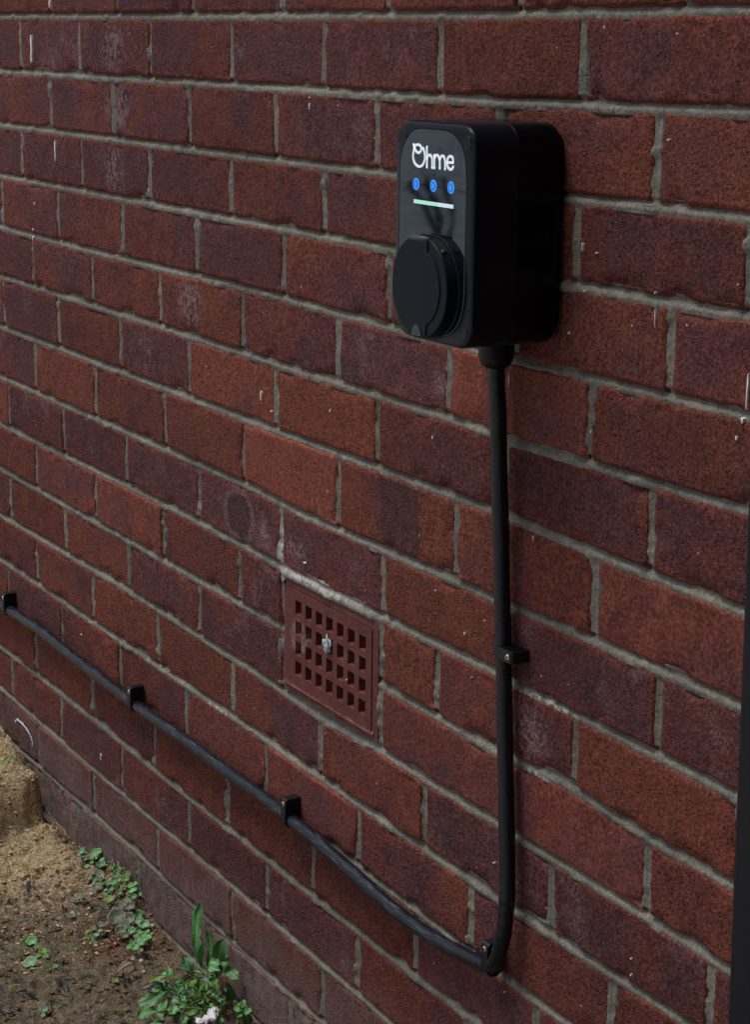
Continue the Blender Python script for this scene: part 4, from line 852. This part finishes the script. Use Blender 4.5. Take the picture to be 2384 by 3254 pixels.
def leaf_mesh(base, tip, width, lobes=0, arch=0.002, nhint=None, rnd=0.0, seed=0, fold=0.25, n=14, curl=0.0):
    B, T = Vector(base), Vector(tip); D = T - B; L = D.length; rs = random.Random(seed)
    view = Vector(CAMPOS) - (B + T) / 2; up = Vector((0, -0.25, 1)) if nhint is None else Vector(nhint)
    up = (up * 0.6 + view.normalized() * 0.8); t0 = D.normalized(); nn = (up - t0 * up.dot(t0)).normalized(); side = t0.cross(nn)
    bend = rs.uniform(-0.10, 0.10) * L; acr = [-1, -0.62, -0.15, 0, 0.15, 0.62, 1]
    V, F, A = [], [], []
    for i in range(n + 1):
        t = i / n; c = B + D * t + nn * (arch * 4 * t * (1 - t) - curl * t * t * L) + side * bend * 4 * t * (1 - t)
        wd = (math.sin(math.pi * min(1, t * 0.93 + 0.03) ** (0.75 if lobes == 0 else 1.0))) ** 0.7
        if lobes: wd = (0.30 + 0.70 * t ** 0.8) * (1 - max(0, (t - 0.78) / 0.22) ** 2.2 * 0.92) * (0.62 + 0.38 * abs(math.cos(math.pi * lobes * t * 1.5 + 0.6)) ** 0.8) * (0.25 + 0.75 * min(1, t * 5))
        for q in acr:
            e = abs(q); ww = width / 2 * wd * (1 + (rs.uniform(-0.16, 0.16) if e == 1 else 0))
            z = fold * ww * e - fold * 0.4 * ww + (0.12 * width * math.sin(9 * t + 3 * q + seed) * e)
            V.append(c + side * ww * q + nn * z); A.append(1.0 if q == 0 else 0.0)
    m = len(acr)
    for i in range(n):
        for j in range(m - 1): F.append((i * m + j, (i + 1) * m + j, (i + 1) * m + j + 1, i * m + j + 1))
    return V, F, A
def leaf(name, parent, o, mat, *a, **k):
    V, F, A = leaf_mesh(*a, **k); ob = mesh_obj(name, np.array([v - o for v in V]), F, M[mat], parent)
    fattr(ob, 'rib', A); return ob
def stem(name, parent, o, mat, a, b, r=0.0009, sag=0.004, seed=0):
    a, b = Vector(a), Vector(b); rs = random.Random(seed); m_ = (a + b) / 2 + Vector((rs.uniform(-.3, .3), rs.uniform(-.3, 0), 1)) * sag
    P = catmull([a, m_, b], 6); V, F, _ = tube(P, [r * (1.1 - 0.4 * i / len(P)) for i in range(len(P))], 7)
    return mesh_obj(name, np.array([Vector(v) - o for v in V]), F, M[mat], parent)
wo = Vector((0.672, -0.036, -1.203))
weed = thing('weed', 'leafy green weed with toothed upright leaves growing against the foot of the wall', 'weed', wo)
for k, (b, t, wdt, mt, lo, ar) in enumerate(WEED): leaf('leaf', weed, wo, mt, b, t, wdt * 1.6, lo, ar, seed=k + 1)
for k, (a, b) in enumerate(WSTEM): stem('stem', weed, wo, 'leafy' if k % 3 else 'leaf', a, b, 0.0010, 0.004, k)
rs = random.Random(11)
for k in range(46):                           # short inner leaves filling the heart of the plant
    bx = wo + Vector((rs.uniform(-.055, .035), rs.uniform(-.045, .012), rs.uniform(0.006, 0.03)))
    dr = Vector((rs.uniform(-1, 1), rs.uniform(-1, .2), rs.uniform(-.1, .9))).normalized() * rs.uniform(.012, .028)
    if (bx + dr).y > -0.008: dr.y = -0.004 - bx.y
    leaf('leaf', weed, wo, rs.choice(['leaf', 'leaf', 'leafy', 'clover']), bx, bx + dr, rs.uniform(.007, .013), rs.choice([1, 1, 2]), .002, seed=100 + k)
for k in range(14):
    bx = wo + Vector((rs.uniform(-.02, .02), rs.uniform(-.02, .01), 0.002)); dr = Vector((rs.uniform(-1, .6), rs.uniform(-1, .1), rs.uniform(.1, .8))).normalized() * rs.uniform(.03, .06)
    stem('stem', weed, wo, 'leafy', bx, bx + dr, 0.0008, 0.003, 200 + k)
so_ = Vector(SMALLW[0][0]); so_.z = -1.205
sw = thing('seedling', 'small green seedling close to the bricks, right of the tall weed', 'weed', so_)
stem('stem', sw, so_, 'leafy', so_, SMALLW[0][0], 0.001, 0.001, 1)
for k, (b, t, wdt, mt) in enumerate(SMALLW): leaf('leaf', sw, so_, mt, b, t, wdt * 1.3, 0, .002, seed=300 + k)

def round_leaf(parent, o, x, y, z, r, mat, seed):
    rs = random.Random(seed); n = 16; V, F, A = [], [], []
    tilt = Vector((rs.uniform(-.1, .75), rs.uniform(-.75, -.05), 1)).normalized(); c = Vector((x, y, z))
    a = tilt.cross(Vector((0.3, 1, 0.1))).normalized(); b = tilt.cross(a); V.append(c - tilt * r * 0.22); A.append(1.0)
    for j, q in enumerate((0.45, 0.8, 1.0)):
        for k in range(n):
            w_ = 2 * math.pi * k / n; notch = 1 - 0.28 * math.exp(-((w_ - math.pi) / 0.35) ** 2)
            rr_ = r * q * notch * (1 + (rs.uniform(-.09, .09) if q == 1 else 0)) * (1 + .05 * math.sin(5 * w_))
            V.append(c + a * rr_ * math.cos(w_) + b * rr_ * math.sin(w_) + tilt * r * (0.18 * q * q - 0.22 * (1 - q) + 0.07 * math.sin(4 * w_ + seed) * q)); A.append(0.25 if k % 3 == 0 else 0)
    for k in range(n): F.append((0, 1 + k, 1 + (k + 1) % n))
    for j in range(2):
        for k in range(n): F.append((1 + j * n + k, 1 + (j + 1) * n + k, 1 + (j + 1) * n + (k + 1) % n, 1 + j * n + (k + 1) % n))
    ob = mesh_obj('leaf', np.array([v - o for v in V]), F, M[mat], parent); fattr(ob, 'rib', A)
    m = ob.modifiers.new('thickness', 'SOLIDIFY'); m.thickness = 0.0004
    return ob
co = Vector((0.36, -0.02, -1.19))
cre = thing('creeping_weed', 'creeping weed with small round leaves along the foot of the wall', 'weed', co)
for k, (x, y, z, r, mt) in enumerate(CLOVER):
    zz = max(z, gz_(x, min(y, -.004)) + 0.006 + 0.004 * (k % 3)); dz_ = zz - z
    cy = min(y, -0.006); round_leaf(cre, co, x, cy, zz, r * 1.3, mt, 500 + k)
    stem('stem', cre, co, 'sprig', (x + .003, cy + 0.003, gz_(x, cy) - 0.002), (x, cy, zz - r * .2), 0.0006, 0.001, k)
for k in range(70):                           # little leaves between the big ones
    t = rs.random(); x = 0.19 + 0.26 * t + rs.gauss(0, .012); y = -0.010 - 0.022 * rs.random() - 0.006 * t
    z = gz_(x, y) + rs.uniform(.003, .010); round_leaf(cre, co, x, y, z, rs.uniform(.0022, .0042), rs.choice(['clover', 'dull', 'leaf', 'leaf', 'leafy', 'dull']), 700 + k)
spo = Vector((0.285, -0.012, -1.185))
spg = thing('grassy_sprig', 'pale green star-like sprigs among the round leaved weed', 'weed', spo)
for k, (x, y, z) in enumerate(SPRIG):
    y = min(y, -.004); z = max(z, gz_(x, y) + .010)
    for j in range(6):
        a = rs.uniform(0, 6.28); d = Vector((math.cos(a), 0.5 * math.sin(a), rs.uniform(.1, 1.0))).normalized() * rs.uniform(.007, .013)
        b = Vector((x, y, z)) + Vector((rs.gauss(0, .002), 0, rs.gauss(0, .002))); t = b + d
        if t.y > -.001: t.y = -.001
        leaf('leaf', spg, spo, 'sprig', b, t, rs.uniform(.0014, .0024), 0, .001, seed=900 + k * 7 + j, n=5)
    stem('stem', spg, spo, 'sprig', (x, y - .002, gz_(x, y) - .002), (x, y, z), .0006, .001, k)
for nm, S_, lab in (('sprout', SPROUT1, 'small sprout with two round green leaves on the bare sandy soil'), ('sprout', SPROUT2, 'single tiny round leaved sprout near the bottom of the photo'), ('sprout', SPROUT3, 'thin scatter of sprout leaves left of the creeping weed')):
    so2 = Vector((S_[0][0], S_[0][1], gz_(S_[0][0], S_[0][1]))); sp_ = thing(nm, lab, 'sprout', so2, 'sprouts on the bare soil')
    for k, (x, y, z, r, mt) in enumerate(S_):
        z = gz_(x, y) + .005
        if mt == 'sand': mt = 'pink'
        if r < .0032 and mt == 'sprig': round_leaf(sp_, so2, x, y, z, r, mt, 1000 + k)
        else: round_leaf(sp_, so2, x, y, z, r * 1.15, mt, 1000 + k)
        stem('stem', sp_, so2, 'sprig', (x + .002, y, gz_(x, y) - .002), (x, y, z), .0005, .0005, k)
# grass tuft and blades
go = Vector((-0.17, -0.03, -1.12)); gt = thing('grass_tuft', 'tuft of grass blades behind the sandy lump at the left edge', 'grass', go)
for k, (a, b) in enumerate(GRASS[:7]):
    leaf('blade', gt, go, 'leaf' if k in (0, 6) else 'sprig', a, b, .0060 if k == 0 else (.005 if k == 6 else .0028), 0, .002, seed=1100 + k)
for k in range(16):
    b = Vector((rs.uniform(-.23, -.14), rs.uniform(-.03, -.008), -1.125)); t = b + Vector((rs.gauss(0, .012), rs.uniform(-.012, .004), rs.uniform(.015, .038))); t.y = min(t.y, -.003)
    leaf('blade', gt, go, rs.choice(['leaf', 'sprig', 'leafy']), b, t, .0026, 0, .002, seed=1120 + k)
for k, ((a, b), lab) in enumerate(zip(GRASS[7:], ('short pale straw lying above the round leaved weed', 'bent yellowish straw beside the crumbled soil heap'))):
    a, b = Vector(a), Vector(b); V, F, _ = tube(catmull([a, (a + b) / 2 + Vector((0, -.001, .002)), b], 5), .0007, 6)
    tag(mesh_obj('straw', np.array([v - a for v in V]), F, M['sprig'], None, a), lab, 'straw')

# dead leaves
def flat_leaf(name, mat, a, b, wdt, lab, cat='dead leaf', group=None, seed=0, lobes=0, arch=.003, curl=.15, drop=True):
    a, b = Vector(a), Vector(b)
    if drop: a.z = gz_(a.x, a.y) + .002; b.z = gz_(b.x, b.y) + .004
    V, F, A = leaf_mesh(a, b, wdt, lobes, arch, None, seed=seed, fold=.35, curl=curl)
    ob = mesh_obj(name, np.array([v - a for v in V]), F, M[mat], None, a); fattr(ob, 'rib', A); m = ob.modifiers.new('thickness', 'SOLIDIFY'); m.thickness = .0006
    return tag(ob, lab, cat, group)
GD = 'dark rotten leaf scraps on the soil'
SCL = ['black leaf scrap slanting up to the right, left of the bottom sprout', 'small black leaf scrap lying flat across the slanting one', 'grey black leaf scrap at the left edge near the bottom', 'short black leaf scrap touching the left edge, below the grey one',
       'wide dark leaf scrap in the bottom left corner', 'dark leaf scrap standing on the pale sand above the two leaved sprout', 'small dark scrap on the sand beside the left edge', 'long thin reddish black scrap on the sandy soil', 'dark curled scrap in the middle of the bare soil',
       'small dark scrap directly above the tiny bottom sprout', 'tiny dark scrap at the left edge level with the two leaved sprout', 'thin brown leaf sliver on the soil, left of the tall weed', 'pinkish brown sliver between the dark scraps', 'long dark leaf scrap just left of the tall weed at the bottom',
       'very thin brown sliver right of the bottom sprout', 'narrow dark scrap below the tiny bottom sprout', 'dark scrap on the bottom edge of the photo', 'small black crumpled scrap beside the red soil', 'thin dark sliver lying level on the middle soil', 'thin brown sliver on the sand near the creeping weed']
for k, (m_, a, b, wdt) in enumerate(DEBRIS):
    flat_leaf('leaf_scrap', 'dead' if m_ == 'dead' else 'black_leaf', a, b, max(.004, wdt * 2.4), SCL[k], 'leaf scrap', GD, seed=1200 + k, arch=.0025)
flat_leaf('dead_leaf', 'pink', PINKA[0], PINKA[1], .010, 'small pinkish dry leaf just below the round leaved weed', seed=1301, arch=.003)
flat_leaf('dead_leaf', 'pink', PINKA[2], PINKA[3], .009, 'curled pinkish dry leaf with a long pointed tip on dark soil', seed=1302, arch=.010)
flat_leaf('dead_leaf', 'dead', BROWNV[0], BROWNV[1], .0135, 'long brown dead leaf standing between the weed and the bricks', seed=1303, arch=.002, drop=False)
flat_leaf('dead_leaf', 'dead', BROWNC[0], BROWNC[1], .010, 'brown dead leaf curled over behind the arching green leaf', seed=1304, arch=.010)
flat_leaf('dead_leaf', 'black_leaf', BROWNC[2], BROWNC[3], .018, 'dark brown dead leaf lying under the arching green leaf', seed=1305, arch=.004)
flat_leaf('dead_leaf', 'pink', BROWNC[4], BROWNC[5], .010, 'small pale brown dead leaf left of the tall weed', seed=1306, arch=.004)
flat_leaf('dead_leaf', 'black_leaf', (0.035, -.026, 0), (0.105, -.020, 0), .010, 'black dead leaf wedged below the sandy lump beside the wall', seed=1307)
TWL = ['thin twig lying under the round leaved weed', 'longest twig, reaching from the middle soil towards the tall weed', 'short curved twig in the middle of the bare soil', 'slanting twig beside the dark leaf scraps', 'tiny twig stuck in the pale sand', 'short twig left of the tall weed near the bottom', 'short upright twig on the sandy soil']
for k, (a, b) in enumerate(TWIG):
    a, b = Vector(a), Vector(b); a.z = gz_(a.x, a.y) + .002; b.z = gz_(b.x, b.y) + .003
    mid = (a + b) / 2 + Vector((rs.gauss(0, .002), rs.gauss(0, .002), .004)); V, F, _ = tube(catmull([a, mid, b], 6), .0009, 7)
    tag(mesh_obj('twig', np.array([v - a for v in V]), F, M['twig'], None, a), TWL[k], 'twig', 'thin twigs on the soil')
PBL = ['larger pale pebble just below the round leaved weed', 'pale pebble directly under the larger one', 'small pale pebble left of the one under the weed', 'small pale pebble lowest of those under the weed', 'whitish pebble touching the wall beside the round leaved weed', 'pale pebble in the dark soil at the upper end of the creeping weed', 'small pale pebble left of the red soil']
for k, (x, y, z, r) in enumerate(PEB):
    tag(lump('pebble', r, 1, .8, .75, M['pebble'], Vector((x, y, gz_(x, y) + r * .5)), 20 + k, .2, sub=2), PBL[k], 'pebble', 'pale pebbles by the wall')
sc_ = Vector(SCRAP[0]); scr = thing('scrap', 'crumpled white scrap lying in front of the weed at the bottom edge', 'litter', sc_)
for k, (p, r) in enumerate(zip(SCRAP, (.0052, .0050, .0046, .0044, .0048, .0044))):
    lump('crumple', r, 1.15, .75, .85, M['scrap'], Vector(p) - sc_ + Vector((0, 0, .002 * (k % 2))), 40 + k, .9, scr, 3, 1.3)

# loose crumbs of soil, as one mass each
def crumbs(name, n, reg, mat, smin, smax, seed):
    r_ = np.random.default_rng(seed); base = np.array([(0, 0, 1), (1, 0, 0), (0, 1, 0), (-1, 0, 0), (0, -1, 0), (0, 0, -1)], dtype=float)
    fc = np.array([(0, 1, 2), (0, 2, 3), (0, 3, 4), (0, 4, 1), (5, 2, 1), (5, 3, 2), (5, 4, 3), (5, 1, 4)])
    X, Y = reg(r_, n); Z = gh(X, Y); s = smin + (smax - smin) * r_.random(n) ** 3.0
    Vx = base[None] * s[:, None, None] * (0.6 + 0.8 * r_.random((n, 6, 3))) + (r_.random((n, 6, 3)) - .5) * s[:, None, None] * .7
    Vx[:, :, 2] *= 0.55; Vx += np.stack([X, Y, Z + s * .12], -1)[:, None]; Fx = (fc[None] + 6 * np.arange(n)[:, None, None]).reshape(-1, 3)
    o = mesh_obj(name, Vx.reshape(-1, 3), Fx, M[mat], smooth=False); o['kind'] = 'stuff'; return o
def reg_a(r, n): y = -r.random(n) ** .8 * .34 - .003; return 0.20 + r.random(n) * .60, y
def reg_b(r, n): return -0.15 + r.random(n) * .62, -r.random(n) * .26 - .003
def reg_c(r, n): return 0.10 + r.random(n) * .72, -np.abs(r.normal(0, .010, n)) - .002
crumbs('soil_crumbs', 4200, reg_a, 'crumb', .0005, .0052, 1)
crumbs('sandy_crumbs', 3200, reg_b, 'crumbs', .0005, .0036, 2)
crumbs('crumbs_by_the_wall', 2600, reg_c, 'crumb', .0006, .0040, 3)
# driveway in front of the wall strip, unseen, added for the panel's pale reflection
bmx = bmesh.new(); v_ = [bmx.verts.new(p) for p in ((-40, -40, -1.155), (40, -40, -1.155), (40, -0.62, -1.155), (-40, -0.62, -1.155), (-40, -0.62, -1.30), (40, -0.62, -1.30))]
bmx.faces.new(v_[:4]); bmx.faces.new((v_[3], v_[2], v_[5], v_[4]))
dv = bm_obj('added_driveway', bmx, plain('pale_concrete', (0.40, 0.41, 0.42), 0.85, 0.3, var=.2, vs_=2)); dv['kind'] = 'structure'

# bare shrub across the driveway, mirrored in the glossy panel
sho = Vector((-3.79, -3.24, -1.155)); shr = thing('bare_shrub', 'bare winter shrub mirrored as dark wavy stems in the glossy charger panel', 'shrub', sho)
for nm, pth, r_ in (('trunk', [(-3.79, -3.24, -1.155), (-3.795, -3.238, -.816), (-3.806, -3.233, -.763), (-3.801, -3.241, -.722), (-3.812, -3.235, -.684), (-3.824, -3.229, -.643), (-3.844, -3.216, -.602), (-3.854, -3.21, -.566), (-3.854, -3.212, -.542)], .013),
        ('branch', [(-3.79, -3.24, -.85), (-3.76, -3.27, -.72), (-3.776, -3.267, -.652), (-3.783, -3.263, -.623), (-3.797, -3.255, -.587), (-3.801, -3.254, -.558), (-3.797, -3.258, -.54)], .0095),
        ('branch', [(-3.80, -3.238, -.78), (-3.87, -3.19, -.63), (-3.901, -3.171, -.60), (-3.908, -3.166, -.581), (-3.905, -3.17, -.558)], .010),
        ('twig', [(-3.73, -3.308, -.602), (-3.76, -3.284, -.589), (-3.801, -3.252, -.585), (-3.837, -3.224, -.577), (-3.872, -3.196, -.576), (-3.912, -3.163, -.583), (-3.94, -3.14, -.609)], .0028)):
    pc = catmull(pth, 8); V, F, _ = tube(pc, [r_ * (1 + .25 * math.sin(i * .5)) * min(1, .35 + (len(pc) - i) * .12) for i in range(len(pc))], 8)
    mesh_obj(nm, np.array([Vector(v) - sho for v in V]), F, M['shrub'], shr)
for k in range(26):
    b = Vector((-3.82 + rs.gauss(0, .05), -3.22 + rs.gauss(0, .04), rs.uniform(-.75, -.50))); e = b + Vector((rs.gauss(0, .05), rs.gauss(0, .04), rs.uniform(.02, .16)))
    m_ = (b + e) / 2 + Vector((rs.gauss(0, .012), rs.gauss(0, .012), 0)); V, F, _ = tube(catmull([b, m_, e], 5), .0014, 5)
    mesh_obj('twig', np.array([Vector(v) - sho for v in V]), F, M['shrub'], shr)

# unseen wall added beyond the camera to shade the right of the brickwork
bmx = bmesh.new(); box(bmx, 3.35, 3.6, -5.0, -0.001, -1.6, 3.6)
hw_ = bm_obj('added_shade_wall', bmx, plain('shade_wall_dark_red', (0.10, 0.05, 0.04), 0.9, 0.2)); hw_['kind'] = 'structure'
